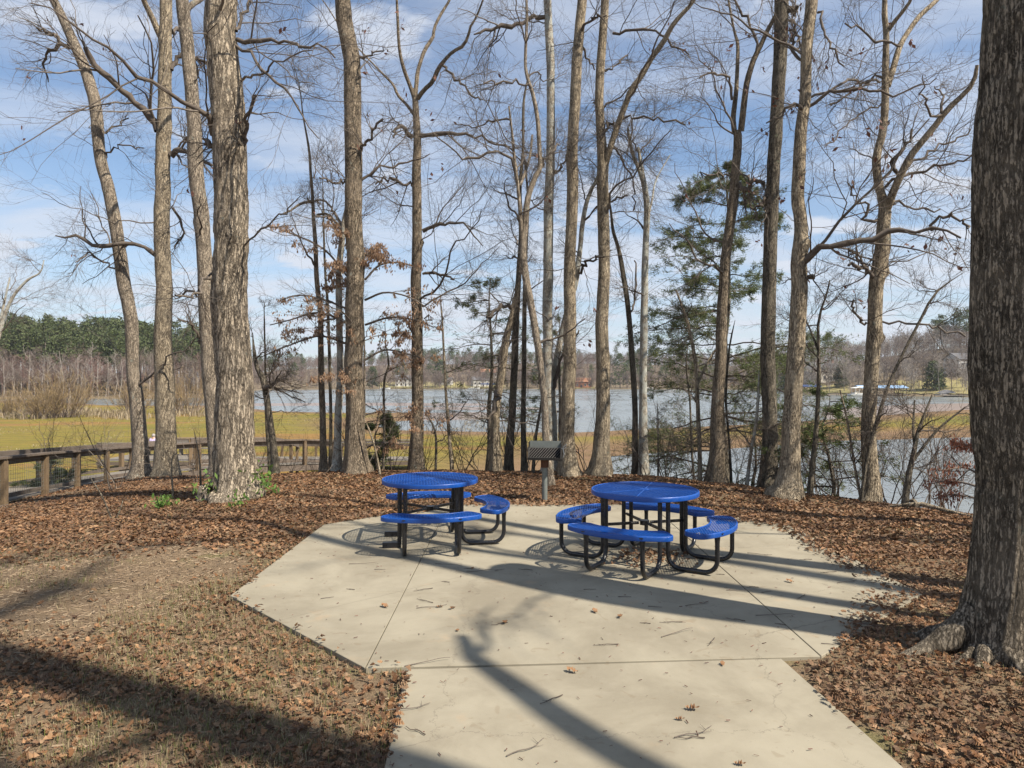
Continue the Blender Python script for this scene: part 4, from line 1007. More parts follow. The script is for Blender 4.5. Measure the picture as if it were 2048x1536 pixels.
tree('slim grey tree leaning left beside the boardwalk, leftmost of the leaning trunks', 18.2,
     [(282, 958, 44), (280, 925, 32), (276, 850, 29), (270, 770, 27), (259, 640, 26), (247, 565, 26), (239, 500, 25), (231, 444, 25), (215, 370, 24), (200, 308, 23), (189, 205, 24), (165, 130, 22), (139, 68, 19), (122, 30, 17), (106, 0, 16), (95, -30, 15)],
     limbs=[[(206, 318, 5), (226, 297, 4), (250, 290, 3), (285, 300, 2)], [(200, 272, 5), (222, 258, 4), (262, 236, 2)], [(152, 95, 6), (120, 92, 7), (92, 108, 5), (90, 130, 4), (98, 165, 2)], [(158, 100, 6), (128, 88, 8), (96, 62, 6), (70, 53, 3)],
            [(230, 537, 4), (205, 520, 4), (178, 506, 4), (168, 517, 3), (150, 525, 2)]], m='bark_grey', seed=1, nl=7, leaves=12)
tree('straight pale tree beside the boardwalk with a broken left limb', 18.0,
     [(331, 958, 52), (330, 925, 44), (329, 842, 39), (329, 773, 38), (328, 705, 37), (327, 600, 33), (327, 513, 32), (326, 430, 31), (326, 342, 30), (329, 256, 29), (332, 205, 27), (332, 120, 26), (331, 68, 25), (331, 0, 24), (331, -30, 22)],
     forks=[([(322, 75, 13), (306, 38, 12), (293, 12, 11), (284, -8, 10), (275, -30, 9)], -.6)],
     limbs=[([(316, 262, 15), (290, 222, 14), (262, 195, 13), (239, 171, 13), (205, 140, 12), (180, 120, 12), (172, 98, 11)], -.8), ([(342, 311, 13), (355, 302, 13), (372, 301, 10), (395, 315, 9), (424, 333, 6)], -.4), ([(343, 140, 8), (352, 122, 8), (368, 114, 8), (392, 118, 7), (420, 130, 5)], .5),
            ([(316, 515, 9), (298, 500, 9), (280, 490, 8), (246, 487, 8), (191, 490, 9), (160, 475, 7), (140, 470, 5), (113, 472, 3)], -.6), [(345, 415, 5), (356, 430, 5), (369, 468, 4), (355, 482, 4), (345, 500, 3)], [(343, 60, 7), (358, 60, 6), (380, 70, 4)]],
     m='bark_tan', seed=2, nl=6, leaves=14)
tree('grey tree leaning left, close behind the left side of the shaggy oak', 15.6,
     [(440, 955, 44), (435, 900, 38), (427, 808, 34), (418, 671, 33), (412, 560, 32), (407, 500, 30), (399, 410, 31), (393, 342, 31), (388, 256, 29), (381, 171, 27), (374, 85, 26), (368, 30, 26), (365, 0, 25), (360, -30, 24)],
     forks=[([(372, 20, 12), (388, 6, 11), (402, -2, 10), (420, -20, 9)], .5)], limbs=[[(424, 652, 6), (410, 620, 5), (392, 588, 4), (372, 588, 4), (349, 600, 2)], [(404, 690, 6), (396, 665, 6), (386, 650, 5), (370, 642, 4), (350, 638, 3)]], m='bark_grey', seed=3, nl=6, knots=[(3.5, .5, .1, .05), (6, 3, .1, .05)])
tree('thick shaggy barked oak at left, the widest trunk left of the tables', 12.1,
     [(462, 992, 92), (464, 960, 82), (465, 910, 77), (466, 842, 75), (465, 750, 72), (463, 640, 71), (462, 560, 70), (461, 513, 68), (459, 420, 68), (457, 342, 67), (452, 256, 67), (449, 171, 65), (446, 85, 63), (444, 0, 61), (442, -30, 60)],
     limbs=[([(426, 270, 11), (415, 239, 11), (396, 222, 10), (373, 208, 9), (345, 184, 8), (321, 171, 8), (290, 155, 7), (270, 147, 7), (250, 120, 6), (225, 102, 5), (191, 79, 5), (150, 48, 4), (105, 25, 3), (60, 3, 2)], -2.2),
            ([(428, 300, 9), (418, 284, 8), (405, 276, 4)], .2), ([(478, 310, 9), (486, 292, 9), (492, 273, 8), (491, 250, 8), (496, 232, 8), (506, 215, 7), (515, 193, 6)], -.5), ([(475, 79, 9), (505, 80, 8), (547, 82, 7), (580, 88, 6), (608, 92, 5), (640, 96, 4), (670, 106, 3)], -.8),
            ([(473, 62, 7), (482, 40, 6), (494, 18, 5), (503, -10, 4)], .6), ([(481, 165, 5), (510, 150, 5), (540, 132, 4), (575, 118, 3), (620, 95, 2)], -1.5), ([(482, 498, 4), (520, 462, 4), (556, 430, 3), (600, 395, 2)], -1), ([(425, 545, 5), (412, 555, 5), (395, 586, 5), (372, 592, 4), (348, 598, 3)], -1.2),
            ([(470, 90, 6), (498, 110, 6), (520, 138, 6), (545, 158, 5), (580, 190, 4), (600, 230, 3), (640, 280, 2)], -1.5)],
     m='bark_shag', seed=4, nl=6, sides=40, amp=.14, step=.07, flare=.5, knots=[(9.2, -1.57, .13, .09), (6.4, -1.1, .16, .08), (4.9, -1.2, .1, .05), (3.9, -1.5, .1, .05)], reach=3.6, leaves=10)
tree('thick ridged oak trunk behind the left table, curving left at the top of the picture', 14.9,
     [(713, 944, 50), (711, 915, 44), (711, 850, 39), (711, 739, 37), (711, 650, 37), (710, 560, 36), (709, 480, 36), (708, 350, 36), (706, 250, 35), (704, 180, 35), (702, 120, 34), (694, 75, 33), (686, 30, 33), (684, 0, 32), (683, -30, 31)],
     limbs=[([(722, 302, 7), (735, 282, 6), (760, 242, 5)], -.4), [(712, 118, 6), (738, 110, 4), (770, 95, 2)], [(722, 360, 6), (760, 338, 5), (810, 322, 4), (860, 312, 2)], [(695, 360, 5), (668, 366, 4), (640, 352, 3)]], m='bark_brown', seed=5, nl=5, sides=30, amp=.10, step=.08, leaves=14)
tree('brown trunk hung with a small bird feeder, right of the thick ridged oak', 15.9,
     [(835, 922, 32), (834, 890, 28), (834, 800, 25), (834, 739, 24), (834, 650, 23), (833, 568, 22), (834, 500, 21), (834, 430, 20), (834, 342, 19), (833, 273, 16), (831, 230, 14), (830, 195, 13), (829, 178, 12)],
     forks=[([(828, 195, 9), (818, 165, 8), (810, 144, 8), (802, 115, 7), (798, 85, 6), (796, 40, 6), (794, 0, 5), (793, -30, 5)], -.6), ([(831, 190, 9), (834, 155, 9), (837, 137, 8), (846, 108, 8), (854, 92, 8), (866, 74, 7), (869, 55, 6), (882, 28, 6), (899, 0, 5), (910, -30, 4)], .5),
            ([(835, 198, 10), (848, 180, 9), (865, 164, 9), (876, 140, 9), (885, 126, 8), (905, 104, 7), (926, 92, 7), (936, 72, 6), (942, 50, 5), (955, 28, 4)], -.8), ([(827, 228, 7), (812, 208, 6), (796, 191, 6), (788, 172, 5), (779, 161, 5), (756, 138, 4), (735, 116, 3)], .6)],
     limbs=[([(838, 272, 9), (855, 268, 9), (885, 266, 8), (915, 268, 6), (955, 272, 5), (990, 290, 4), (1025, 300, 3)], -.5), ([(825, 275, 9), (812, 262, 9), (800, 253, 7), (790, 262, 5), (784, 278, 4)], -.3), ([(824, 372, 5), (800, 364, 6), (780, 358, 6), (748, 366, 3)], -.4), ([(846, 462, 8), (862, 452, 8), (880, 450, 7), (905, 444, 5), (930, 452, 4), (965, 492, 2)], -.7),
            ([(884, 130, 5), (910, 150, 5), (935, 178, 4), (960, 202, 3)], -.6), ([(845, 548, 5), (870, 546, 6), (912, 556, 4)], -.2), ([(830, 680, 4), (822, 662, 4), (810, 640, 3)], .3)],
     m='bark_brown', seed=6, nl=7, tz=1, knots=[(5.5, 0, .07, .06), (6.7, 1, .06, .05)], leaves=12)
tree('leaning snag with a splintered top and a dead hooked limb, left of the grill', 15.6,
     [(992, 928, 22), (990, 880, 19), (991, 820, 17), (998, 773, 17), (1006, 720, 16), (1012, 680, 16), (1022, 640, 14), (1030, 602, 13), (1036, 570, 9), (1039, 541, 3)],
     limbs=[([(1024, 616, 8), (1005, 612, 8), (990, 618, 7), (972, 638, 5)], -.5), ([(1000, 770, 8), (994, 795, 8), (984, 828, 6), (978, 850, 4)], -.6), [(1020, 650, 4), (1004, 690, 4), (1000, 740, 4)]], m='bark_tan', seed=7, nl=2, tz=1, top=None, amp=.12, reach=1.8)
tree('dark upright trunk close behind the splintered snag', 16.4, [(1019, 930, 20), (1020, 880, 17), (1023, 830, 16), (1026, 773, 15), (1030, 700, 15), (1033, 643, 14), (1038, 560, 12), (1042, 470, 10), (1040, 380, 8), (1046, 300, 6), (1048, 200, 5)], m='bark_dark', seed=8, nl=9, reach=2.4, z0=3, top=9)
tree('thin dark stem between the snag and the crooked forked tree', 16.2, [(1047, 930, 13), (1047, 850, 11), (1048, 760, 10), (1049, 680, 10), (1050, 600, 9), (1052, 500, 7), (1056, 400, 5), (1050, 320, 4)], m='bark_dark', seed=9, nl=8, reach=1.8, z0=3, top=9, sides=12)
tree('crooked forked tree rising out of the leaves directly behind the grill', 13.3,
     [(1102, 955, 16), (1098, 930, 15), (1094, 890, 15), (1092, 860, 15), (1090, 800, 14), (1083, 739, 14), (1074, 680, 15), (1063, 620, 15), (1054, 570, 15), (1050, 534, 15), (1047, 500, 14), (1052, 440, 13), (1057, 393, 12), (1070, 355, 11), (1080, 335, 10), (1078, 290, 9), (1075, 239, 9), (1066, 188, 8), (1054, 150, 7), (1051, 120, 6), (1054, 40, 6), (1053, 0, 5), (1052, -30, 5)],
     forks=[([(1045, 500, 8), (1041, 440, 8), (1036, 376, 7), (1028, 310, 6), (1025, 273, 5), (1018, 212, 4)], -.5), ([(1040, 372, 6), (1050, 345, 6), (1060, 310, 5), (1064, 270, 4)], .4)],
     limbs=[([(1034, 360, 6), (1024, 325, 6), (1005, 305, 5), (985, 302, 5), (940, 318, 5), (925, 322, 4), (890, 290, 3), (860, 268, 2)], -.8), ([(1064, 180, 5), (1040, 165, 4), (1000, 163, 4), (963, 166, 3)], -.4), ([(1022, 240, 4), (990, 240, 4), (960, 252, 3), (918, 250, 2)], .5), ([(1076, 345, 4), (1100, 310, 4), (1120, 285, 3)], .4)],
     m='bark_grey', seed=10, nl=7, z0=2.6, reach=2.4, top=11, amp=.09, leaves=14, flare=.3)
tree('tall straight mottled tree just right of the crooked forked tree', 15.6,
     [(1100, 935, 27), (1099, 880, 24), (1098, 800, 22), (1097, 705, 21), (1095, 620, 21), (1095, 568, 21), (1095, 513, 20), (1099, 430, 20), (1101, 342, 19), (1103, 260, 18), (1102, 171, 17), (1099, 90, 17), (1097, 40, 16), (1096, 0, 16), (1095, -30, 15)],
     limbs=[([(1092, 34, 9), (1072, 34, 8), (1056, 40, 8), (1035, 46, 8), (1015, 53, 9), (990, 55, 7), (972, 54, 6), (948, 72, 3)], -.4), [(1106, 350, 5), (1122, 330, 4), (1140, 300, 3)], [(1104, 780, 6), (1130, 700, 5), (1160, 660, 3)]], m='bark_pale', seed=11, nl=6, reach=3)
tree('straight grey trunk with a stout base between the mottled tree and the paired fork', 14.9,
     [(1139, 941, 42), (1138, 915, 36), (1137, 870, 30), (1137, 808, 28), (1138, 739, 27), (1139, 671, 26), (1140, 600, 25), (1141, 513, 24), (1142, 430, 24), (1144, 342, 24), (1145, 273, 23), (1148, 200, 22), (1152, 137, 22), (1158, 70, 21), (1163, 20, 20), (1166, -15, 20), (1168, -30, 20)],
     limbs=[[(1154, 70, 6), (1170, 52, 6), (1190, 38, 5), (1208, 28, 4)], [(1155, 60, 6), (1158, 85, 5), (1172, 110, 4), (1190, 138, 3)]], m='bark_tan', seed=12, nl=6, sides=22)
tree('slender stem curving right behind the stout grey trunk', 15.8,
     [(1110, 930, 18), (1108, 880, 15), (1107, 840, 14), (1104, 790, 13), (1107, 755, 12), (1116, 705, 13), (1124, 664, 13), (1138, 610, 12), (1150, 565, 12), (1155, 530, 12), (1160, 495, 10), (1164, 455, 10), (1172, 410, 9), (1182, 382, 8), (1193, 359, 8), (1206, 325, 7), (1213, 290, 6)],
     limbs=[[(1158, 545, 5), (1175, 525, 5), (1200, 512, 4)], [(1170, 440, 4), (1190, 420, 4), (1230, 400, 4), (1255, 392, 3)]], m='bark_pale', seed=13, nl=5, reach=2, tz=1, top=None, z0=4, sides=14)
tree('tall grey trunk with a long limb forking up to the right, behind the right table', 15.0,
     [(1200, 937, 46), (1201, 905, 36), (1203, 842, 30), (1204, 773, 28), (1205, 671, 27), (1207, 568, 25), (1208, 513, 24), (1207, 430, 24), (1206, 342, 24), (1202, 273, 19), (1198, 205, 18), (1199, 150, 18), (1203, 100, 18), (1207, 50, 17), (1210, 0, 17), (1211, -30, 16)],
     forks=[([(1208, 345, 15), (1213, 320, 14), (1224, 285, 13), (1240, 239, 13), (1255, 200, 12), (1262, 180, 12), (1281, 154, 12), (1300, 120, 11), (1318, 95, 11), (1329, 79, 11), (1345, 50, 10), (1362, 30, 9), (1385, 5, 8), (1400, -25, 8)], -.9)],
     limbs=[([(1228, 245, 5), (1215, 255, 5), (1200, 275, 4)], -.3), ([(1245, 238, 5), (1280, 234, 4), (1320, 240, 4), (1370, 246, 3)], -.5), ([(1225, 66, 5), (1260, 62, 5), (1300, 58, 5), (1328, 76, 4), (1352, 95, 4), (1380, 108, 3)], -.4), ([(1221, 295, 4), (1240, 310, 4), (1262, 360, 3), (1268, 420, 3)], .6), ([(1199, 140, 5), (1220, 138, 4), (1260, 110, 3)], .5)],
     m='bark_tan', seed=14, nl=6, sides=22, leaves=8)
tree('dark slim stem left of the lichen covered tree', 16.0, [(1271, 940, 15), (1270, 880, 13), (1269, 808, 12), (1266, 740, 12), (1261, 671, 11), (1254, 600, 11), (1244, 534, 10), (1236, 495, 8), (1226, 462, 7), (1222, 425, 5), (1214, 375, 4), (1204, 320, 2)], limbs=[[(1262, 640, 4), (1270, 580, 4), (1272, 520, 3)]], m='bark_dark', seed=15, nl=5, reach=1.8, tz=1, top=None, z0=3, sides=12)
tree('lichen spotted slim tree with a broken forked top, right of centre', 15.8,
     [(1287, 940, 22), (1286, 890, 19), (1286, 820, 17), (1287, 740, 16), (1288, 671, 16), (1289, 600, 15), (1290, 534, 14), (1292, 470, 13), (1294, 420, 13), (1290, 380, 12), (1286, 359, 11), (1281, 325, 8), (1276, 294, 5)],
     forks=[([(1285, 362, 8), (1274, 330, 8), (1264, 307, 7), (1260, 280, 5), (1256, 255, 4)], -.4), ([(1295, 440, 5), (1304, 400, 4), (1312, 360, 3), (1340, 310, 2)], .5)], m='bark_pale', seed=16, nl=7, reach=2.2, tz=1, top=None, z0=3, sides=16)
tree('brown trunk leaning right and forking high, left of the dark mossy trunk', 14.3,
     [(1436, 955, 40), (1436, 925, 32), (1437, 842, 27), (1438, 773, 26), (1441, 705, 25), (1446, 620, 23), (1451, 534, 21), (1455, 495, 20), (1461, 440, 20), (1465, 400, 20), (1470, 342, 18), (1475, 305, 17), (1476, 275, 17), (1474, 262, 16)],
     forks=[([(1469, 265, 11), (1467, 240, 11), (1471, 200, 10), (1474, 171, 9), (1476, 120, 8), (1475, 85, 7), (1468, 60, 5)], .5), ([(1482, 262, 13), (1485, 235, 13), (1490, 195, 12), (1497, 155, 12), (1507, 120, 11), (1519, 96, 10), (1536, 60, 9), (1552, 30, 8), (1565, -10, 7), (1572, -30, 6)], -.5)],
     limbs=[([(1478, 368, 9), (1484, 378, 10), (1495, 380, 10), (1506, 366, 9), (1517, 361, 8), (1531, 366, 6)], -.3), ([(1464, 200, 5), (1462, 165, 5), (1445, 148, 5), (1420, 146, 4), (1400, 156, 3)], -.5), ([(1514, 100, 6), (1505, 55, 5), (1490, 35, 5), (1474, 10, 4), (1466, -20, 3)], .5), ([(1462, 350, 4), (1438, 350, 4), (1400, 352, 3)], -.3), ([(1478, 350, 4), (1520, 365, 4)], .2)],
     m='bark_brown', seed=17, nl=6, tz=1, leaves=10)
tree('dark mossy furrowed trunk right of the right table, straight and branchless low down', 13.9,
     [(1537, 962, 44), (1537, 930, 34), (1538, 842, 30), (1536, 756, 30), (1534, 671, 29), (1536, 600, 28), (1538, 513, 27), (1541, 430, 27), (1545, 342, 26), (1551, 256, 26), (1559, 171, 26), (1562, 85, 27), (1564, 30, 28), (1564, 0, 28), (1565, -30, 28)],
     limbs=[([(1572, 20, 10), (1585, 22, 8), (1596, 14, 6)], -.2), ([(1576, 40, 5), (1590, 55, 5), (1597, 85, 4), (1592, 100, 4)], .2), ([(1530, 395, 6), (1520, 415, 5), (1500, 418, 3)], -.3)], m='bark_dark', seed=18, nl=6, sides=26, amp=.12, step=.08, leaves=30)
tree('grey trunk with a swollen base and a long crooked limb reaching right', 11.9,
     [(1572, 992, 58), (1574, 965, 46), (1578, 930, 39), (1583, 842, 36), (1588, 756, 35), (1594, 671, 34), (1597, 620, 33), (1599, 560, 32), (1598, 520, 31), (1603, 470, 27), (1602, 435, 26), (1597, 400, 26), (1599, 342, 25), (1601, 273, 24), (1607, 205, 23), (1612, 137, 22), (1617, 70, 23), (1622, 20, 24), (1624, -15, 24), (1625, -30, 24)],
     limbs=[([(1597, 530, 18), (1612, 512, 15), (1630, 502, 13), (1656, 495, 12), (1700, 488, 11), (1751, 476, 11), (1790, 467, 10), (1809, 465, 9), (1840, 461, 8), (1867, 461, 7), (1895, 466, 5), (1920, 473, 4)], -1.2), ([(1865, 461, 7), (1872, 440, 6), (1888, 432, 6), (1908, 433, 5), (1925, 444, 5), (1939, 462, 4)], -.4),
            ([(1605, 218, 6), (1590, 212, 6), (1570, 222, 5), (1548, 236, 4), (1535, 244, 3)], -.4), ([(1612, 216, 7), (1635, 200, 7), (1656, 190, 6), (1695, 181, 6), (1740, 184, 5), (1780, 188, 4), (1830, 170, 3), (1880, 150, 2)], -.7), ([(1612, 128, 6), (1600, 118, 6), (1588, 100, 6), (1590, 75, 5), (1578, 58, 4)], .3), ([(1613, 200, 5), (1650, 185, 5), (1690, 165, 5), (1730, 162, 5), (1764, 164, 4)], .8), ([(1602, 548, 9), (1614, 560, 8), (1626, 545, 5)], -.2),
            ([(1636, 25, 5), (1646, 45, 5), (1650, 75, 4), (1662, 100, 4), (1690, 135, 3)], -.4)],
     m='bark_tan', seed=19, nl=4, sides=26, amp=.09, step=.08, reach=3, leaves=40, knots=[(4.6, -1, .12, .06)])
tree('forked tree near the right shore with two big crooked limbs and broken stubs', 11.8,
     [(1740, 994, 36), (1740, 950, 31), (1739, 842, 29), (1743, 756, 28), (1746, 705, 28), (1748, 640, 28), (1751, 568, 28), (1759, 520, 29), (1764, 490, 29), (1766, 450, 26), (1768, 420, 24), (1762, 395, 18), (1755, 369, 17), (1751, 325, 17), (1756, 295, 16), (1763, 273, 16), (1769, 235, 15), (1771, 205, 15), (1771, 160, 14), (1772, 120, 13), (1774, 68, 12), (1770, 30, 11), (1770, 0, 10), (1770, -30, 10)],
     forks=[([(1770, 425, 18), (1780, 405, 17), (1790, 378, 15), (1803, 349, 15), (1822, 312, 14), (1844, 284, 13), (1870, 252, 12), (1895, 219, 12), (1925, 190, 10), (1946, 165, 9), (1954, 130, 7)], -.9), ([(1776, 172, 12), (1788, 128, 12), (1799, 92, 11), (1818, 60, 10), (1840, 31, 10), (1874, 0, 9), (1895, -30, 8)], .6), ([(1777, 60, 9), (1795, 35, 8), (1815, 12, 7), (1830, -20, 6)], -.4)],
     limbs=[([(1796, 348, 8), (1787, 330, 8), (1790, 312, 7), (1808, 297, 6), (1822, 275, 5), (1826, 255, 4)], -.3), ([(1770, 375, 5), (1800, 352, 5), (1850, 340, 5), (1900, 328, 4), (1946, 310, 3)], -.6), ([(1812, 335, 5), (1850, 310, 5), (1880, 288, 4), (1940, 262, 3)], .6), ([(1755, 440, 6), (1730, 438, 5), (1735, 412, 5), (1712, 396, 4), (1700, 370, 3)], -.3), ([(1772, 415, 6), (1795, 402, 5), (1830, 418, 4), (1875, 422, 3)], .3),
            ([(1750, 557, 9), (1735, 545, 8), (1720, 536, 8), (1701, 530, 6)], -.2), ([(1728, 527, 6), (1714, 510, 5), (1697, 500, 4)], -.1), ([(1733, 645, 5), (1715, 632, 5), (1706, 600, 3)], -.2), ([(1800, 92, 5), (1780, 78, 5), (1750, 86, 5), (1735, 62, 4), (1690, 46, 3)], -.4), ([(1764, 155, 5), (1745, 158, 5), (1708, 180, 4), (1660, 210, 3)], .3), ([(1764, 643, 4), (1830, 650, 4), (1890, 662, 4), (1938, 672, 4)], -.3), ([(1765, 205, 4), (1700, 240, 3), (1650, 300, 2)], -.5)],
     m='bark_tan', seed=20, nl=3, reach=2.6, z0=3.4, leaves=24, knots=[(4.25, 0, .08, .09), (3.1, 0, .07, .09), (4.1, -1.5, .1, .05), (3.25, -1.6, .1, .06)])
tree('massive dark furrowed oak close on the right with spreading mossy roots', 4.95,
     [(1979, 1346, 144), (1999, 1290, 144), (2011, 1200, 144), (2016, 1100, 144), (2023, 985, 144), (2026, 850, 144), (2030, 700, 144), (2031, 500, 144), (2035, 300, 144), (2039, 150, 144), (2043, 0, 144), (2045, -60, 144)],
     m='bark_near', seed=21, nl=5, sides=84, amp=.10, step=.035, flare=.22, top=19, roots=[(math.pi*1.0, .62, .11, .34), (-2.7, .42, .05, .16), (-2.25, .42, .055, .18), (math.pi*.78, .5, .10, .25), (-1.55, .35, .08, .22), (-.8, .5, .1, .25)], reach=4, z0=7.5, knots=[(4.75, -2.0, .07, .05), (4.3, -1.9, .07, .05), (3.6, -1.6, .09, .03)], dens=.9)
# thinner stems of the left clump
tree('slim grey brown tree with tan leaves left of the thick ridged oak', 15.7, [(648, 938, 17), (647, 900, 14), (645, 800, 13), (642, 700, 12), (639, 620, 11), (634, 560, 10), (631, 490, 9), (627, 440, 8), (626, 410, 7), (622, 360, 6), (618, 300, 5), (606, 230, 3), (598, 170, 2)],
     forks=[([(628, 405, 6), (612, 404, 6), (596, 410, 5), (583, 420, 4), (560, 430, 3)], -.3), ([(633, 430, 5), (655, 428, 5), (672, 445, 5), (684, 455, 4)], .2)], m='bark_brown', seed=22, nl=8, reach=2, z0=2.5, top=9, sides=14)
tree('slender stem tucked against the left edge of the thick ridged oak', 15.4, [(675, 940, 24), (675, 900, 17), (676, 850, 16), (678, 780, 15), (680, 700, 14), (679, 620, 14), (678, 560, 13), (683, 500, 13), (688, 450, 12), (697, 400, 10), (705, 340, 8)],
     limbs=[[(684, 456, 7), (676, 440, 6), (664, 420, 5), (645, 403, 4), (615, 398, 3)], [(680, 460, 5), (660, 440, 4), (634, 430, 3)]], m='bark_pale', seed=23, nl=5, reach=2, z0=2.5, tz=1, top=None, sides=14)
tree('thin dark stem standing between the two slim trees left of the ridged oak', 16.2, [(661, 932, 9), (661, 850, 7), (660, 740, 7), (656, 620, 6), (650, 540, 5), (647, 430, 4), (645, 330, 3)], m='bark_dark', seed=24, nl=5, reach=1.4, z0=2, top=None, tz=1, sides=10)
tree('small crooked tree with a hooked limb right of the shaggy oak', 15.6, [(552, 946, 17), (548, 900, 14), (541, 850, 13), (534, 800, 13), (528, 762, 13), (514, 735, 9), (508, 700, 7), (505, 665, 5)],
     limbs=[([(532, 778, 10), (545, 768, 10), (556, 760, 10), (570, 759, 8), (583, 772, 5)], -.2), [(545, 770, 4), (548, 740, 4), (560, 700, 3)]], m='bark_dark', seed=25, nl=7, reach=1.6, z0=1.2, tz=1, top=None, sides=14)
tree('thin black stem against the small crooked tree right of the shaggy oak', 15.9, [(541, 946, 9), (538, 900, 8), (535, 860, 8), (532, 800, 6), (530, 700, 4), (528, 600, 3)], m='bark_dark', seed=26, nl=4, reach=1.2, z0=1.5, tz=1, top=None, sides=10)
tree('slanting bare tree entering at the left edge above the pine covered hill', 25., [(-75, 930, 18), (-55, 850, 15), (-30, 760, 12), (-5, 680, 9), (12, 625, 7), (30, 588, 6), (55, 560, 5), (80, 545, 3), (88, 520, 2)],
     forks=[([(-8, 690, 6), (5, 620, 5), (12, 590, 4), (20, 555, 3)], .3)], m='bark_pale', seed=27, nl=9, reach=2.6, z0=4, tz=1, top=None, sides=10)

# trees out of the frame to the right and behind: their shadows and limbs reach the picture
def shadow_of(gx_, gy_, h): c = math.cos(SUN_EL)/math.sin(SUN_EL)*h; return A([gx_-SH[0]*c, gy_-SH[1]*c, h])
def wild_tree(label, x, y, r0, h, seed, m='bark_tan', limbs=(), nl=12, reach=4.5, lean=(0, 0), z0=5.5, dens=1.):
    r = np.random.default_rng(seed); g = Gz(x, y); n = int(h/.3); t = np.linspace(0, 1, n)
    wx = fbm(np.stack([t*4, t*0+seed, t*0], -1), 2)*.9; wy = fbm(np.stack([t*4, t*0+seed+20, t*0], -1), 2)*.9
    Pt = np.stack([x+wx-wx[0]+lean[0]*t*h, y+wy-wy[0]+lean[1]*t*h, g-.3+t*h], -1); R = r0*(1-.78*t**1.2)
    V, q = stem_mesh(Pt, R, 16, .07, seed, .4)
    LP, LR = [], []; b0 = dict(n=0)
    for l in limbs:
        Q = resample(A(l), 13); LP.append(Q[:, :3]); LR.append(Q[:, 3])
    for k in range(nl):
        i = int(n*(z0/h+(1-z0/h)*r.random()*.97)); a = r.uniform(0, 6.28); el = r.uniform(.15, .9); d = A([math.cos(a)*math.cos(el), math.sin(a)*math.cos(el), math.sin(el)])
        p1, r1 = grow(r, Pt[i][None], d[None], A([reach*r.uniform(.5, 1)]), A([min(.07, R[i]*.5)]), 13, .13, .03, .3); LP.append(p1[0]); LR.append(r1[0])
    LP, LR = np.stack(LP), np.stack(LR); b, bR = kids(r, LP, LR, max(1, int(7*dens)), .15, 1, (.4, 1.), .5, .55, 8, .2, .03, .007, 2.4); c, cR = kids(r, b, bR, 5, .15, 1, (.4, 1.), .55, .6, 5, .22, .02, .004, 1.3)
    t_ = thing('tree', label, 'tree', (x, y, g)); mk('trunk', V, q, M[m], t_, True, (x, y, g)); mb = MB()
    for p, R_, k in ((LP, LR, 8), (b, bR, 4), (c, cR, 3)): v, f4 = tubes(p, R_, k); mb.add(v, f4)
    mk('crown', np.vstack(mb.v), np.vstack(mb.q), M['twig'], t_, False, (x, y, g)); return t_
wild_tree('tall oak right of the picture whose shadow crosses the pad', 7.9, 4.9, .21, 17, 201, z0=6, nl=3)
wild_tree('slim tree right of the picture, its shadow beside the right table', 8.0, 3.25, .17, 15, 202, z0=6, nl=2)
wild_tree('oak right of the camera shading the massive near oak', 6.5, 3.0, .2, 18, 203, 'bark_grey', z0=11, nl=5)
S = shadow_of
wild_tree('large oak beside the camera casting the wide shadow over the leaves', 7.8, -1.95, .42, 22, 204, 'bark_grey', z0=11.5, nl=15, dens=.9)
wild_tree('oak behind the camera with the drooping limb that shades the path', 8.6, -3.4, .24, 17, 205, 'bark_grey', z0=12, nl=0, dens=.2,
          limbs=[[[*S(1.9, 2.6, 10.8), .16], [*S(1.25, 3.0, 10.4), .13], [*S(.70, 3.5, 9.8), .12], [*S(.32, 4.0, 9.2), .11], [*S(-.02, 4.55, 8.8), .09], [*S(-.28, 4.95, 8.6), .075], [*S(-.38, 5.35, 8.5), .05]]])
wild_tree('young oak far behind on the right shading the slope', 11.5, 6.2, .2, 16, 207, z0=5.5, nl=6)
wild_tree('old oak far behind on the right', 12.5, 1.0, .28, 18, 208, z0=5, nl=3)

# ------------------------------------------------------------------ bank thicket: saplings, shrubs, evergreens, beeches
def sap(label, D, pts, seed, m='bark_dark', nl=6, reach=1.2, forks=(), limbs=(), dens=.8, z0=.6):
    return tree(label, D, pts, forks, limbs, m=m, seed=seed, nl=nl, reach=reach, z0=z0, tz=1, top=None, sides=8, step=.25, flare=.2, amp=.03, dens=dens, name='sapling')
sap('slender pale sapling right of the trunk with the bird feeder', 15.6, [(905, 930, 8), (899, 870, 7), (893, 800, 6), (888, 720, 5), (885, 650, 4), (880, 590, 3)], 301, 'bark_tan')
sap('short bent dark sapling just right of the trunk with the bird feeder', 15.7, [(871, 928, 5), (872, 880, 5), (866, 850, 4), (850, 825, 3)], 302)
sap('dark sapling with a kinked top right of the ridged oak', 16.0, [(766, 925, 5), (768, 850, 5), (767, 780, 5), (772, 740, 5), (782, 725, 4), (772, 700, 3), (770, 640, 2)], 303)
sap('pale whip of a sapling leaning at the right foot of the ridged oak', 14.6, [(760, 946, 5), (752, 905, 4), (742, 870, 4), (730, 840, 3)], 304, 'bark_tan', nl=3, reach=.5)
sap('crooked brown sapling rising left of the forking brown trunk', 14.6, [(1400, 952, 10), (1399, 890, 9), (1396, 820, 9), (1392, 740, 8), (1385, 690, 7), (1374, 640, 6), (1352, 580, 4)], 305, 'bark_tan', forks=[([(1394, 770, 6), (1410, 735, 5), (1430, 700, 4)], .2)])
sap('thin grey stem between the lichen tree and the forking brown trunk', 15.0, [(1388, 945, 5), (1383, 880, 5), (1380, 800, 4), (1372, 730, 4), (1376, 690, 3)], 306)
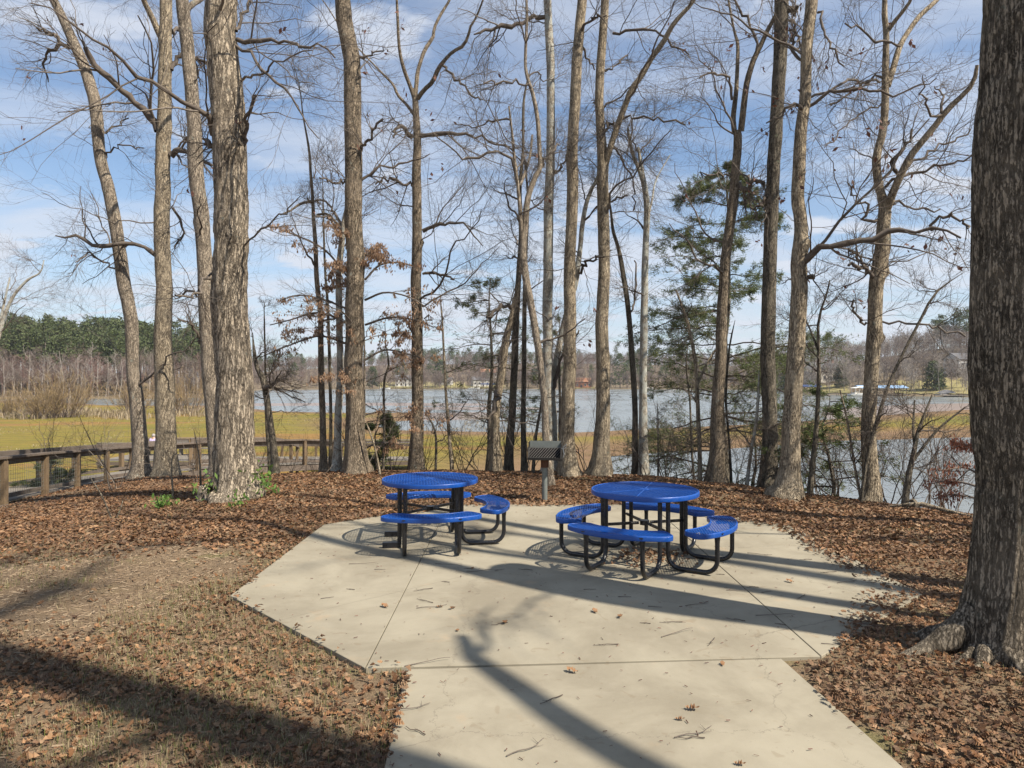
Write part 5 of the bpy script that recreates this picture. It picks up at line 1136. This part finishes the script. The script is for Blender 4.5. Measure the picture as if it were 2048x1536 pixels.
sap('spindly straight stem standing against the water right of the lichen tree', 15.2, [(1316, 945, 4), (1316, 890, 3), (1316, 850, 3), (1314, 800, 2)], 307, nl=4, reach=.5)
sap('pale stem leaning right between the forking and the mossy trunks', 14.0, [(1492, 965, 8), (1502, 900, 7), (1510, 860, 7), (1516, 800, 6), (1518, 740, 5)], 308, 'bark_pale')
sap('thin upright stem right behind the forking brown trunk', 14.4, [(1462, 955, 6), (1458, 880, 5), (1452, 800, 5), (1458, 700, 4), (1470, 640, 3)], 309)
sap('dark wiry young tree between the swollen grey trunk and the near shore fork', 12.6, [(1620, 988, 12), (1626, 920, 11), (1634, 830, 10), (1638, 760, 9), (1638, 705, 7), (1637, 640, 6), (1650, 600, 4), (1660, 560, 3)], 310, nl=9, reach=1.5,
    forks=[([(1636, 700, 5), (1625, 670, 4), (1612, 640, 3)], .2)])
sap('long dark stem slanting up to the right across the near shore fork', 11.6, [(1722, 1000, 7), (1738, 900, 8), (1758, 830, 7), (1778, 770, 7), (1805, 710, 6), (1837, 647, 6), (1871, 585, 5), (1929, 544, 3)], 311, nl=8, reach=1.1)
sap('many stemmed dark sapling leaning over the water left of the massive oak', 11.0, [(1809, 1003, 15), (1818, 950, 12), (1828, 905, 10), (1834, 870, 8), (1848, 830, 5), (1864, 790, 3)], 312, nl=7, reach=1.2, forks=[([(1824, 925, 7), (1850, 890, 6), (1880, 855, 5), (1930, 815, 3)], -.2), ([(1830, 900, 6), (1826, 860, 5), (1829, 800, 3)], .2)])
sap('bundle of pale thin stems at the left foot of the near shore fork', 11.9, [(1723, 1000, 6), (1712, 950, 6), (1702, 890, 5), (1692, 830, 4), (1680, 780, 3)], 313, 'bark_tan', forks=[([(1726, 990, 5), (1735, 930, 5), (1740, 880, 4), (1760, 840, 3)], -.3)])
sap('thin bare sapling in the leaves left of the shaggy oak', 10.6, [(228, 1055, 4), (216, 1020, 3), (200, 985, 3), (180, 955, 2)], 314, nl=3, reach=.45, forks=[([(226, 1050, 3), (240, 1020, 2), (246, 1000, 2)], .1)])
sap('pale sapling stem in front of the boardwalk left of the shaggy oak', 12.6, [(346, 1000, 4), (344, 960, 4), (342, 920, 3), (360, 900, 2)], 315, 'bark_tan', nl=3, reach=.5)
sap('bare sapling standing between the boardwalk and the shaggy oak', 12.8, [(402, 975, 5), (400, 930, 4), (396, 900, 3), (388, 860, 2)], 316, 'bark_tan', nl=4, reach=.6)
sap('dark reddish stem leaning left of the forked tree behind the grill', 15.4, [(1066, 930, 7), (1072, 870, 6), (1082, 810, 5), (1090, 770, 4)], 317)
def shrub(seed, h=1.9, n0=5):
    r = np.random.default_rng(seed); d = nrm(np.stack([r.normal(0, .35, n0), r.normal(0, .35, n0), np.ones(n0)], -1))
    a, aR = grow(r, r.normal(0, .06, (n0, 3))*A([1, 1, 0]), d, h*r.uniform(.6, 1, n0), r.uniform(.008, .016, n0), 10, .13, .02, .3)
    b, bR = kids(r, a, aR, 8, .2, 1, (.4, 1.1), .6, .55, 7, .16, .02, .003); c, cR = kids(r, b, bR, 6, .15, 1, (.4, 1.), .6, .7, 5, .18, .02, .0018)
    V, q, o = [], [], 0
    for p, R_ in ((a, aR), (b, bR), (c, cR)): v, f4 = tubes(p, R_, 3); V.append(v); q.append(f4+o); o += len(v)
    return np.vstack(V), np.vstack(q)
r = np.random.default_rng(77); SHR = []
for k in range(6):
    V, q = shrub(400+k); o = mk('shrub', V, q, M['twig_dark' if k % 2 else 'twig']); SHR.append(o); o.location = (0, 0, 0)
k = 0; first = True; used = set()
for px in list(np.linspace(505, 1330, 22))+list(np.linspace(1345, 1930, 20))+[40, 95, 215, 380]:
    a = math.atan((px-HX)/F); j = k % 6
    for D in np.linspace(9, 24, 150):
        x = (px-HX)/F*D
        if ridge_d(A([x]), A([D]))[0] > (-.4 if px > 480 else -2.5): break
    D += r.uniform(-.1, 2.2); px2 = px+r.uniform(-14, 14); x = (px2-HX)/F*D
    o = SHR[j] if j not in used else SHR[j].copy()
    if j in used: COL.objects.link(o)
    used.add(j); s_ = r.uniform(.45, 1.15); o.location = (x, D, Gz(x, D)-.02); o.rotation_euler = (0, 0, r.uniform(0, 6.28)); o.scale = (s_, s_, s_*r.uniform(.8, 1.3))
    tag(o, 'wiry bare shrub in the thicket along the edge of the bank', 'shrub', 'bare shrubs along the edge of the bank'); k += 1

def needles(r, C, size, n, rad, wd=.14):
    C = np.repeat(C, n, 0)+r.normal(0, rad, (len(C)*n, 3)); return cards(r, C, size, wd, updown=.7)
def evergreen(label, px, D, h, spread, seed, nl=26, z0=.2, m='needle', dead=.25, tuft=10, drop=-.02, size=.06, dens=1., side=None, keep=1.):
    r = np.random.default_rng(seed); x = (px-HX)/F*D; g = Gz(x, D); n = 20; t = np.linspace(0, 1, n)
    Pt = np.stack([x+fbm(np.stack([t*3, t*0+seed, t*0], -1), 2)*.5, D+t*0, g-.2+t*h], -1); R = (.018+.012*h)*(1-.85*t)
    V, q = stem_mesh(Pt, R, 10, .06, seed, .2)
    LP, LR = [], []
    for k in range(nl):
        u = z0+(1-z0)*(k+r.random())/nl; i = min(n-1, int(u*n)); a = r.uniform(0, 6.28) if side is None else side+r.normal(0, .7); el = r.uniform(-.15, .35)
        L = spread*(1-u)**.55*r.uniform(.55, 1.1)+.25
        p1, r1 = grow(r, Pt[i][None], A([[math.cos(a)*math.cos(el), math.sin(a)*math.cos(el), math.sin(el)]]), A([L]), A([.008+.006*L]), 10, .1, drop, .3); LP.append(p1[0]); LR.append(r1[0])
    LP, LR = np.stack(LP), np.stack(LR)
    b, bR = kids(r, LP, LR, int(8*dens), .2, 1, (.4, 1.), .45, .5, 6, .14, .02, .0035, 1.2, flat=.6); c, cR = kids(r, b, bR, int(5*dens), .2, 1, (.3, .9), .5, .7, 4, .15, .03, .002, .5, flat=.5)
    t_ = thing('evergreen', label, 'evergreen', (x, D, g)); mk('trunk', V, q, M['bark_dark'], t_, True, (x, D, g)); mb = MB()
    for p, R_, k in ((LP, LR, 5), (b, bR, 3), (c, cR, 3)): v, f4 = tubes(p, R_, k); mb.add(v, f4)
    mk('limbs', np.vstack(mb.v), np.vstack(mb.q), M['twig_dark'], t_, False, (x, D, g))
    alive = c[r.random(len(c)) > dead]; cl_ = vnoise(alive[:, -1]*2.6+seed) > (1-keep); alive = alive[cl_]
    C = alive[:, 1:].reshape(-1, 3); v, f4 = needles(r, C, size, tuft//3+1, size*.55); mk('needles', v, f4, M[m], t_, False, (x, D, g)); return t_
evergreen('tall ragged dark pine with drooping half bare branches behind the forking brown trunk', 1452, 17.0, 8.0, 3.2, 501, 76, .1, tuft=9, dens=1.7, size=.046, keep=.85, dead=.08)
evergreen('ragged dark pine on the bank behind the splintered snag', 975, 18.5, 5.6, 2.2, 502, 26, .3, tuft=8, size=.05, keep=.75, dead=.15)
evergreen('low bright pine sapling below the swollen grey trunk beside the water', 1655, 13.4, 2.2, 1.35, 503, 20, .1, 'needle_bright', .1, 8, size=.05, keep=.8)
evergreen('small pine sapling at the foot of the mossy trunk', 1505, 14.6, 2.0, 1.0, 504, 12, .1, 'needle', .2, 6, size=.045, keep=.7)
evergreen('small dark evergreen behind the wire mesh of the boardwalk', 96, 19.5, 1.2, .7, 505, 16, .1, 'needle', .1, 12, size=.055)
evergreen('low pine sprig right of the ridged oak near the platform', 752, 16.8, 1.6, .5, 506, 12, .3, 'needle', .1, 12, size=.06)
evergreen('dark young pine behind the tall mottled tree', 1118, 19.0, 4.6, 1.3, 507, 14, .4, 'needle', .3, 6, size=.05, keep=.7)

def hang_leaves(r, C, L, wd=.42, droop=1.6):
    n = len(C); d = nrm(r.normal(0, .5, (n, 3))+A([0, 0, -droop])); sd = nrm(np.cross(d, r.normal(0, 1, (n, 3)))); l = (L*r.uniform(.65, 1.2, n))[:, None]
    mid = C+d*l*.5; V = np.stack([C, mid+sd*l*wd*.5, C+d*l, mid-sd*l*wd*.5], 1).reshape(-1, 3); return V, np.arange(4*n).reshape(n, 4)
def beech(label, px, D, h, seed, limbs, m='beech', nl=16, reach=2.2, size=.07, per=3, keep=.6, z0=.15, hz=1.):
    r = np.random.default_rng(seed); x = (px-HX)/F*D; g = Gz(x, D); n = 18; t = np.linspace(0, 1, n)
    Pt = np.stack([x+fbm(np.stack([t*3, t*0+seed, t*0], -1), 2)*.3, D+t*0, g-.2+t*h], -1); R = .035*(1-.8*t)
    V, q = stem_mesh(Pt, R, 10, .04, seed, .2); LP, LR = [], []
    for l in limbs:
        Q = resample(px3(l, D, r.uniform(-.8, .5)), 12); LP.append(Q[:, :3]); LR.append(Q[:, 3])
    for k in range(nl):
        u = z0+(1-z0)*r.random(); i = min(n-1, int(u*n)); a = r.uniform(0, 6.28)
        p1, r1 = grow(r, Pt[i][None], A([[math.cos(a), math.sin(a), .25]]), A([reach*r.uniform(.4, 1)*(1.1-.6*u)]), A([.012]), 12, .09, .0, .3); LP.append(p1[0]); LR.append(r1[0])
    LP, LR = np.stack(LP), np.stack(LR); b, bR = kids(r, LP, LR, 8, .15, 1, (.4, 1.), .4, .5, 6, .12, 0, .003, .9, flat=.7); c, cR = kids(r, b, bR, 5, .2, 1, (.4, .9), .5, .7, 4, .12, 0, .0018, .4, flat=.7)
    t_ = thing('beech_tree', label, 'tree', (x, D, g)); mk('trunk', V, q, M['bark_grey'], t_, True, (x, D, g)); mb = MB()
    for p, R_, k in ((LP, LR, 5), (b, bR, 3), (c, cR, 3)): v, f4 = tubes(p, R_, k); mb.add(v, f4)
    mk('crown', np.vstack(mb.v), np.vstack(mb.q), M['twig'], t_, False, (x, D, g))
    C = c[:, 1:].reshape(-1, 3); C = C[(vnoise(C*2.2+seed) < keep)]; C = np.repeat(C, per, 0); C = C[r.random(len(C)) < .5]+0; C = C+r.normal(0, .03, C.shape)
    v, f4 = hang_leaves(r, C, size); mk('leaves', v, f4, M[m], t_, False, (x, D, g)); return t_
beech('young beech holding tan dead leaves on level branches on both sides of the ridged oak', 724, 15.3, 5.2, 601,
      [[(730, 560, 5), (760, 530, 4), (800, 525, 3), (830, 535, 2)], [(730, 600, 5), (770, 585, 4), (820, 595, 3), (860, 620, 2)], [(730, 650, 5), (780, 635, 4), (830, 640, 3), (868, 655, 2)], [(730, 720, 5), (770, 700, 4), (815, 708, 3), (840, 715, 2)], [(730, 830, 4), (770, 822, 3), (820, 828, 2)], [(726, 900, 4), (760, 885, 3), (810, 890, 2)],
       [(700, 620, 5), (650, 600, 4), (600, 590, 3), (560, 600, 2)], [(700, 690, 5), (640, 672, 4), (580, 690, 3), (520, 715, 2)], [(700, 560, 4), (650, 500, 4), (590, 470, 3), (560, 460, 2)], [(700, 650, 4), (640, 625, 4), (580, 640, 3), (540, 650, 2)]], per=8, keep=.68)
beech('low beech with red brown leaves over the water beside the massive oak', 1975, 9.4, 1.9, 602,
      [[(1960, 950, 5), (1930, 935, 4), (1900, 938, 3), (1878, 940, 2)], [(1960, 975, 5), (1925, 965, 4), (1890, 962, 3), (1862, 968, 2)], [(1965, 1000, 5), (1930, 992, 4), (1895, 990, 3), (1866, 998, 2)], [(1960, 900, 4), (1935, 890, 3), (1912, 893, 2)]], m='red_leaf', nl=6, reach=.8, size=.05, per=3, keep=.75)

# bird feeder hung beside the brown trunk
p = P(857.5, 636, 15.75); t_ = thing('bird_feeder', 'small black gabled bird feeder hanging beside the brown trunk', 'bird feeder', p)
mb = MB(); mb.beam(A([-.01, 0, .075]), A([.105, 0, -.02]), .12, .014); mb.beam(A([.01, 0, .075]), A([-.105, 0, -.02]), .12, .0135); mb.build('roof', M['black'], t_)
mb = MB(); mb.box((0, 0, -.05), (.16, .11, .016)); mb.build('tray', M['black'], t_)
mb = MB(); mb.box((0, 0, 0.0), (.014, .05, .09)); mb.build('post', M['wood_rail'], t_)
mb = MB(); mb.tube([[0, 0, .07], [0, 0, .3]], .003, 5); mb.tube([[0, 0, .3], [-.2, 0, .36]], .006, 5); mb.build('hanger', M['black'], t_)

# green plants
def leafy(label, px, py, D, seed, n, h, sp_, size, name='plant'):
    r = np.random.default_rng(seed); x = (px-HX)/F*D; g = Gz(x, D); t_ = thing(name, label, 'plant', (x, D, g)); k = 9
    a, aR = grow(r, r.normal(0, .03, (k, 3))*A([1, 1, 0]), nrm(np.stack([r.normal(0, .5, k), r.normal(0, .5, k), np.ones(k)], -1)), r.uniform(.5, 1, k)*h, np.full(k, .004), 6, .15, 0, .4)
    V, q = tubes(a, aR, 3); mk('stems', V, q, M['twig'], t_)
    C = a[:, 2:].reshape(-1, 3); C = C[r.integers(0, len(C), n)]+r.normal(0, sp_, (n, 3)); C[:, 2] = np.maximum(C[:, 2], .01); v, f4 = cards(r, C, size, .45, updown=1.5); mk('leaves', v, f4, M['green_leaf'], t_)
leafy('small bright green weed among the leaves left of the shaggy oak', 330, 998, 11.6, 1, 110, .22, .06, .045)
leafy('green holly sprig on the left side of the shaggy oak base', 425, 950, 11.9, 2, 90, .5, .07, .05)
leafy('green holly sprig right of the shaggy oak base', 520, 945, 12.2, 3, 150, .6, .1, .05)
leafy('low green sprig in front of the shaggy oak base', 478, 992, 11.2, 4, 60, .2, .06, .04)

# ------------------------------------------------------------------ leaf litter, chips, grass, sticks
def octd(x, y):
    """signed distance outside the pad and path (positive = outside)"""
    d = np.full(np.shape(x), -9.)
    for i in range(8):
        a, b = A(OCT[i]), A(OCT[(i+1) % 8]); e = (b-a)/np.linalg.norm(b-a); d = np.maximum(d, (x-a[0])*e[1]-(y-a[1])*e[0])
    pth = np.maximum.reduce([-.72+(4.745-y)*.062-x, x-(1.9+(4.93-y)*.06), y-5.2]); return np.minimum(d, pth)
def density(x, y):
    od = octd(x, y); n = vnoise(np.stack([x*.8, y*.8, x*0+4], -1)); n2 = vnoise(np.stack([x*2.6, y*2.6, x*0+9], -1))
    S_ = lambda v, a, b: np.clip((v-a)/(b-a), 0, 1)
    left = S_(-x, 2.2, 3.2)
    band = left*S_(y-.10*(x+2.6), 5.1, 6.0)*(1-S_(y+.3*(x+6), 8.9, 9.7))            # worn wood chip strip at left
    d = 1-.96*band
    patch = np.exp(-(((x+6.2)/2.1)**2+((y-9.6)/1.1)**2)); d = np.maximum(d, patch*1.0)
    d = d*(1-left*S_(y, 11, 12.5)*S_(-x, 8, 10)*.7)
    gr = (x < -.6)*(y < 6)*S_(n, .42, .62); d = d*(1-.6*gr)
    d = d*(.55+.6*n)*(.75+.4*n2)
    wig = .22*(n2-.5)
    edge = np.where(x > 2.6, .33, np.where(y > 10, .22, .05))*(.3+1.2*n)
    d = d*S_(od+wig*(x > -1.5), -edge, .04)
    d = np.maximum(d, .75*np.exp(-(((x-1.52)/.42)**2+((y-7.62)/.36)**2)**1.6)*(n2 > .25)*(od < 0))
    d = np.where(od < 0, np.where((od > -edge) | (np.hypot(x-1.5, y-7.6) < 1.0), d, 0), d)
    return np.clip(d, 0, 1)
def gz2(x, y):
    g = G(x, y); return np.where(octd(x, y) < 0, np.maximum(g, .002), g)
r = np.random.default_rng(55)
def frustum_pts(n, y0, y1, mar=1.2, pw=1.):
    y = y0+(y1-y0)*r.random(n); hw = y*.76+mar; x = (r.random(n)*2-1)*hw; return x, y
def rotm(n, tilt):
    a = r.uniform(0, 6.28, n); tx, ty = r.normal(0, tilt, n), r.normal(0, tilt, n)
    Z = nrm(np.stack([tx, ty, np.ones(n)], -1)); Xr = np.stack([np.cos(a), np.sin(a), 0*a], -1); X = nrm(Xr-(Xr*Z).sum(-1, keepdims=True)*Z); return X, np.cross(Z, X), Z
OAK = [(0, 0), (.12, .06), (.22, .20), (.30, .08), (.42, .27), (.50, .12), (.64, .30), (.70, .12), (.86, .20), (1, .0)]
def oak_leaves(x, y, z, L, tilt=.5):
    n = len(x); X, Y, Z = rotm(n, tilt); o = A(OAK)
    rib = np.stack([o[:, 0], 0*o[:, 0]], 1); top = o.copy(); bot = o*A([1, -1]); P2 = np.vstack([top, bot[1:-1]]); m = len(P2)
    cu = r.normal(0, .9, (n, 1)); cv = r.uniform(-.5, 1.6, (n, 1)); u = P2[None, :, 0]-.5; v = P2[None, :, 1]
    h = cu*(u*u)*.9+cv*np.abs(v)*.9+r.normal(0, .06, (n, m)); L = L[:, None, None]
    V = np.stack([x, y, z], -1)[:, None]+L*(u[..., None]*X[:, None]+v[..., None]*Y[:, None]+h[..., None]*Z[:, None])
    V[..., 2] += .012+np.maximum(0, (np.stack([z], -1)-V[..., 2]))*.7
    F3 = []
    T_ = list(range(10)); B_ = [0]+list(range(10, 18))+[9]
    for a, b in zip(range(9), range(1, 10)):
        if B_[a] == T_[a]: F3.append((T_[a], B_[b], T_[b]))
        elif B_[b] == T_[b]: F3.append((T_[a], B_[a], T_[b]))
        else: F3 += [(T_[a], B_[a], B_[b]), (T_[a], B_[b], T_[b])]
    F3 = A(F3); return V.reshape(-1, 3), (F3[None]+(np.arange(n)*m)[:, None, None]).reshape(-1, 3)
def fold_leaves(x, y, z, L, tilt=.45, w_=.55):
    n = len(x); X, Y, Z = rotm(n, tilt); u = A([-.5, -.1, .5, -.1, .15, .15]); v = A([0, w_/2, 0, -w_/2, w_*.42, -w_*.42]); c = r.uniform(-.3, 1.2, (n, 1)); cu = r.normal(0, .6, (n, 1))
    h = c*np.abs(v)[None]+cu*(u*u)[None]; L = L[:, None, None]
    V = np.stack([x, y, z], -1)[:, None]+L*(u[None, :, None]*X[:, None]+v[None, :, None]*Y[:, None]+h[..., None]*Z[:, None]); V[..., 2] += .012
    F3 = A([(0, 3, 5), (0, 5, 2), (0, 2, 4), (0, 4, 1)]); return V.reshape(-1, 3), (F3[None]+(np.arange(n)*6)[:, None, None]).reshape(-1, 3)
x, y = frustum_pts(82000, .8, 8.2); k = r.random(len(x)) < density(x, y)*np.clip(1.15-.04*y, 0, 1); x, y = x[k], y[k]
V, t = oak_leaves(x, y, gz2(x, y)+r.uniform(0, .012, len(x)), r.uniform(.028, .072, len(x)))
tag(mk('leaf_litter', V, t, M['litter']), 'brown fallen oak leaves covering the ground near the camera and around the pad', 'leaves', kind='stuff')
x, y = frustum_pts(210000, 7.8, 21); d = ridge_d(x, y); k = (r.random(len(x)) < density(x, y)) & (d < 3.5); x, y = x[k], y[k]
V, t = fold_leaves(x, y, gz2(x, y)+r.uniform(0, .012, len(x)), r.uniform(.04, .085, len(x)))
tag(mk('leaf_carpet', V, t, M['litter']), 'carpet of brown fallen leaves under the trees behind the tables', 'leaves', kind='stuff')
def sticks(x, y, z, L, wd):
    n = len(x); X, Y, Z = rotm(n, .2); a = np.stack([x, y, z+.006], -1); hw = (wd/2)[:, None]; L = L[:, None]/2
    V = np.stack([a-X*L-Y*hw, a+X*L-Y*hw, a+X*L+Y*hw, a-X*L+Y*hw, a-X*L*.9+Z*hw*1.2, a+X*L*.9+Z*hw*1.2], 1).reshape(-1, 3)
    k = np.arange(n)[:, None]*6; return V, np.vstack([k+A([[0, 1, 5, 4]]), k+A([[2, 3, 4, 5]])])
x, y = frustum_pts(120000, 1, 14); od = octd(x, y); S_ = lambda v, a, b: np.clip((v-a)/(b-a), 0, 1)
dn = vnoise(np.stack([x*1.3, y*1.3, x*0+30], -1)); k = (od > 0.03) & (r.random(len(x)) < (.18+.8*S_(-x, 2, 3.5)*S_(y, 4.6, 6))*(.3+dn)); x, y = x[k], y[k]
V, q = sticks(x, y, G(x, y), r.uniform(.012, .07, len(x)), r.uniform(.003, .011, len(x)))
tag(mk('wood_chips', V, q, M['chip']), 'pale wood chips and leaf crumbs on the bare soil', 'wood chips', kind='stuff')
x, y = frustum_pts(260000, 1, 12); od = octd(x, y); n1 = vnoise(np.stack([x*1.1, y*1.1, x*0+60], -1)); n2 = vnoise(np.stack([x*5, y*5, x*0+66], -1))
pr = S_(n1*.6+n2*.5, .5, .72)*np.where((x < 0) & (y < 7), 1, .25)+.6*np.exp(-np.abs(od)/.05)*(x < .2)
k = (od > 0.01) & (r.random(len(x)) < pr*.9) & (ridge_d(x, y) < -1); x, y = x[k], y[k]; dry = r.random(len(x)) < .62
pos = np.stack([x, y, G(x, y)], -1)
V, q, t = blades(r, pos[dry], .06, .004, 1.1); tag(mk('dry_grass', V, [q, t], M['dry_grass']), 'dry straw coloured grass among the leaves', 'grass', kind='stuff')
gm = ~dry & (n1[k] > .5); V, q, t = blades(r, pos[gm], .055, .004, .8); tag(mk('grass', V, [q, t], M['grass']), 'small tufts of green grass at the edge of the pad', 'grass', kind='stuff')
x = r.uniform(-2.5, 3.6, 3200); y = r.uniform(1.6, 10.9, 3200); od = octd(x, y); k = (od < -.02) & (r.random(3200) < .2+.5*np.exp(od/.12)+.5*np.exp(-((x-1.4)**2+(y-7.3)**2)/1.3)); x, y = x[k], y[k]
V, q = sticks(x, y, 0*x, r.uniform(.008, .035, len(x)), r.uniform(.002, .007, len(x))); tag(mk('leaf_crumbs', V, q, M['oak_dead']), 'tiny dark crumbs of bark and leaf on the concrete', 'debris', kind='stuff')
n = 30000; D = 44+62*r.random(n)**1.2; px = r.uniform(-300, 1300, n); x = (px-HX)/F*D; c_ = vnoise(np.stack([x*.22, D*.16, x*0+3], -1))*.6+vnoise(np.stack([x*1.1, D*.5, x*0+8], -1))*.4
k = (c_ > .56) & (px < 1050+D) ; pos = np.stack([x, D, np.full(n, WZ+.3)], -1)[k]; V, q, t = blades(r, pos, .16, .07, .8)
tag(mk('field_tufts', V, [q, t], M['dry_grass']), 'rough dry tufts scattered over the yellow green field', 'grass', kind='stuff')
# sticks and single leaves lying on the concrete
def twig(L, seed):
    rr_ = np.random.default_rng(seed); a, aR = grow(rr_, A([[-L/2, 0, .006]]), A([[1., 0, 0]]), A([L]), A([.0034]), 8, .17, 0, .5); a[..., 2] = .006+np.abs(a[..., 2]-.006)*.25
    V, q = tubes(a, aR, 6)
    if rr_.random() < .6:
        b, bR = kids(rr_, a, aR, 2, .3, .8, (.5, .9), .35, .6, 4, .15, 0, .0018); b[..., 2] = .005+np.abs(b[..., 2]-.005)*.3; v, f4 = tubes(b, bR, 4); q = np.vstack([q, f4+len(V)]); V = np.vstack([V, v])
    return V, q
PROT = [twig(L, 700+k) for k, L in enumerate((.12, .2, .28, .16, .34, .09))]; TW = []
tw_px = [(655, 1197), (850, 1202), (866, 1216), (997, 1249), (965, 1142), (935, 1138), (1000, 1141), (845, 1180), (820, 1420), (830, 1462), (855, 1323), (1290, 1248), (1310, 1215), (1340, 1245), (1400, 1210), (1500, 1175), (1550, 1230), (1560, 1250), (1535, 1185), (1655, 1145), (1700, 1165), (1380, 1477), (1490, 1182), (1440, 1150), (1660, 1290), (1420, 1285), (1060, 1500),
         (1050, 1140), (900, 1130), (1130, 1105), (1250, 1195), (1600, 1195), (1520, 1110), (1610, 1120), (730, 1128), (700, 1180), (760, 1140), (1100, 1400), (1395, 1470), (1470, 1240), (1350, 1265), (890, 1165), (1180, 1180), (1210, 1290), (1730, 1250), (1690, 1270)]
for k, (px, py) in enumerate(tw_px):
    D = 2730/(py-HY); j = k % 6; V, q = PROT[j]
    if len(TW) < 6: o = mk('twig', V, q, M['twig_dark' if k % 2 else 'twig']); TW.append(o)
    else: o = TW[j].copy(); COL.objects.link(o)
    o.location = ((px-HX)/F*D, D, 0); o.rotation_euler = (0, 0, r.normal(0, .5)+(3.14 if k % 2 else 0)); tag(o, 'small dry twig lying on the concrete', 'twig', 'twigs scattered on the concrete')
lf_px = [(915, 1262), (905, 1218), (1010, 1247), (880, 1215), (1480, 1530), (1145, 1345), (1360, 1440), (1445, 1330), (1240, 1235), (1580, 1165), (945, 1138), (1190, 1225), (1385, 1420), (770, 1215)]
LF = None
for k, (px, py) in enumerate(lf_px):
    D = 2730/(py-HY)
    if LF is None: V, t = oak_leaves(A([0.]), A([0.]), A([0.]), A([.085]), .05); LF = o = mk('fallen_leaf', V, t, M['litter'])
    else: o = LF.copy(); COL.objects.link(o)
    s_ = r.uniform(.6, 1.1); o.scale = (s_, s_, s_); o.location = ((px-HX)/F*D, D, -.004); o.rotation_euler = (0, 0, r.uniform(0, 6)); tag(o, 'single curled brown oak leaf on the concrete', 'leaf', 'single leaves on the concrete')
# driftwood root on the bank at right and a soil strip in the joint of the path
D = 10.6; t_ = thing('driftwood', 'pale bleached root lying on the lip of the bank left of the massive oak', 'driftwood', P(1840, 1010, D))
mb = MB(); base = A(P(1840, 1010, D)); gl = lambda px, py, dd, dz=0: A([(px-HX)/F*(D+dd), D+dd, Gz((px-HX)/F*(D+dd), D+dd)+.04+dz])-base
mb.tube([gl(1780, 1006, .3), gl(1815, 1000, .15, .05), gl(1845, 1008, 0, .08), gl(1880, 1016, -.2, .04), gl(1920, 1022, -.4), gl(1945, 1025, -.6)], [.012, .03, .038, .03, .022, .012], 9)
mb.tube([gl(1835, 1004, 0, .06), gl(1828, 996, .2, .12), gl(1815, 990, .3, .1)], [.04, .03, .012], 7); mb.build('root', M['bark_tan'], t_, smooth=True)

# ------------------------------------------------------------------ labels that tell the small repeats apart
ORD = ['first', 'second', 'third', 'fourth', 'fifth', 'sixth', 'seventh', 'eighth', 'ninth', 'tenth', 'eleventh', 'twelfth', 'thirteenth', 'fourteenth', 'fifteenth', 'sixteenth', 'seventeenth', 'eighteenth', 'nineteenth', 'twentieth']
def order(kind, fn):
    gr = {}
    for o in [o for o in COL.objects if o.parent is None and o.get('category') == kind[0] and o.get('group') == kind[1]]:
        gr.setdefault(fn(o), []).append(o)
    for key, os_ in gr.items():
        os_.sort(key=lambda o: o.location.x/o.location.y)
        for i, o in enumerate(os_):
            if i < 20: o['label'] = kind[2].format(ord='only' if len(os_) == 1 else ORD[i], place=key)
def section(o):
    x, y = o.location.x, o.location.y
    if y < 4.85: return 'concrete path'
    return ('front ' if y < 6.45 else 'back ')+('left' if x < -1 else 'middle' if x < 2.19 else 'right')+' slab of the pad'
order(('twig', 'twigs scattered on the concrete', '{ord} dry twig from the left on the {place}'), section)
order(('leaf', 'single leaves on the concrete', '{ord} curled brown leaf from the left on the {place}'), section)
LM = [(-900, 'the left picture edge'), (283, 'the leaning grey tree'), (462, 'the shaggy oak'), (552, 'the small crooked tree'), (713, 'the ridged oak'), (835, 'the trunk with the bird feeder'), (992, 'the splintered snag'), (1139, 'the stout grey trunk'), (1200, 'the tall forked grey trunk'),
      (1287, 'the lichen spotted tree'), (1436, 'the leaning brown trunk'), (1537, 'the dark mossy trunk'), (1572, 'the swollen grey trunk'), (1740, 'the near shore forked tree')]
def gap(o):
    px = HX+F*o.location.x/o.location.y; return [n for p, n in LM if p <= px][-1]
order(('shrub', 'bare shrubs along the edge of the bank', '{ord} wiry bare shrub on the bank edge right of {place}'), gap)

# ------------------------------------------------------------------ air
HAZE = .00015
mb = MB(); mb.box((0, 640, 48), (2600, 1500, 112)); hz = mb.build('haze', M['white'])
hm = bpy.data.materials.new('haze'); hm.use_nodes = True; t = hm.node_tree; t.nodes.remove(t.nodes['Principled BSDF'])
pv = t.nodes.new('ShaderNodeVolumePrincipled'); pv.inputs['Color'].default_value = (.88, .92, 1, 1); pv.inputs['Density'].default_value = HAZE; pv.inputs['Anisotropy'].default_value = .2
t.links.new(pv.outputs[0], t.nodes['Material Output'].inputs['Volume']); hz.data.materials[0] = hm; tag(hz, 'faint haze over the lake', 'haze', kind='stuff')
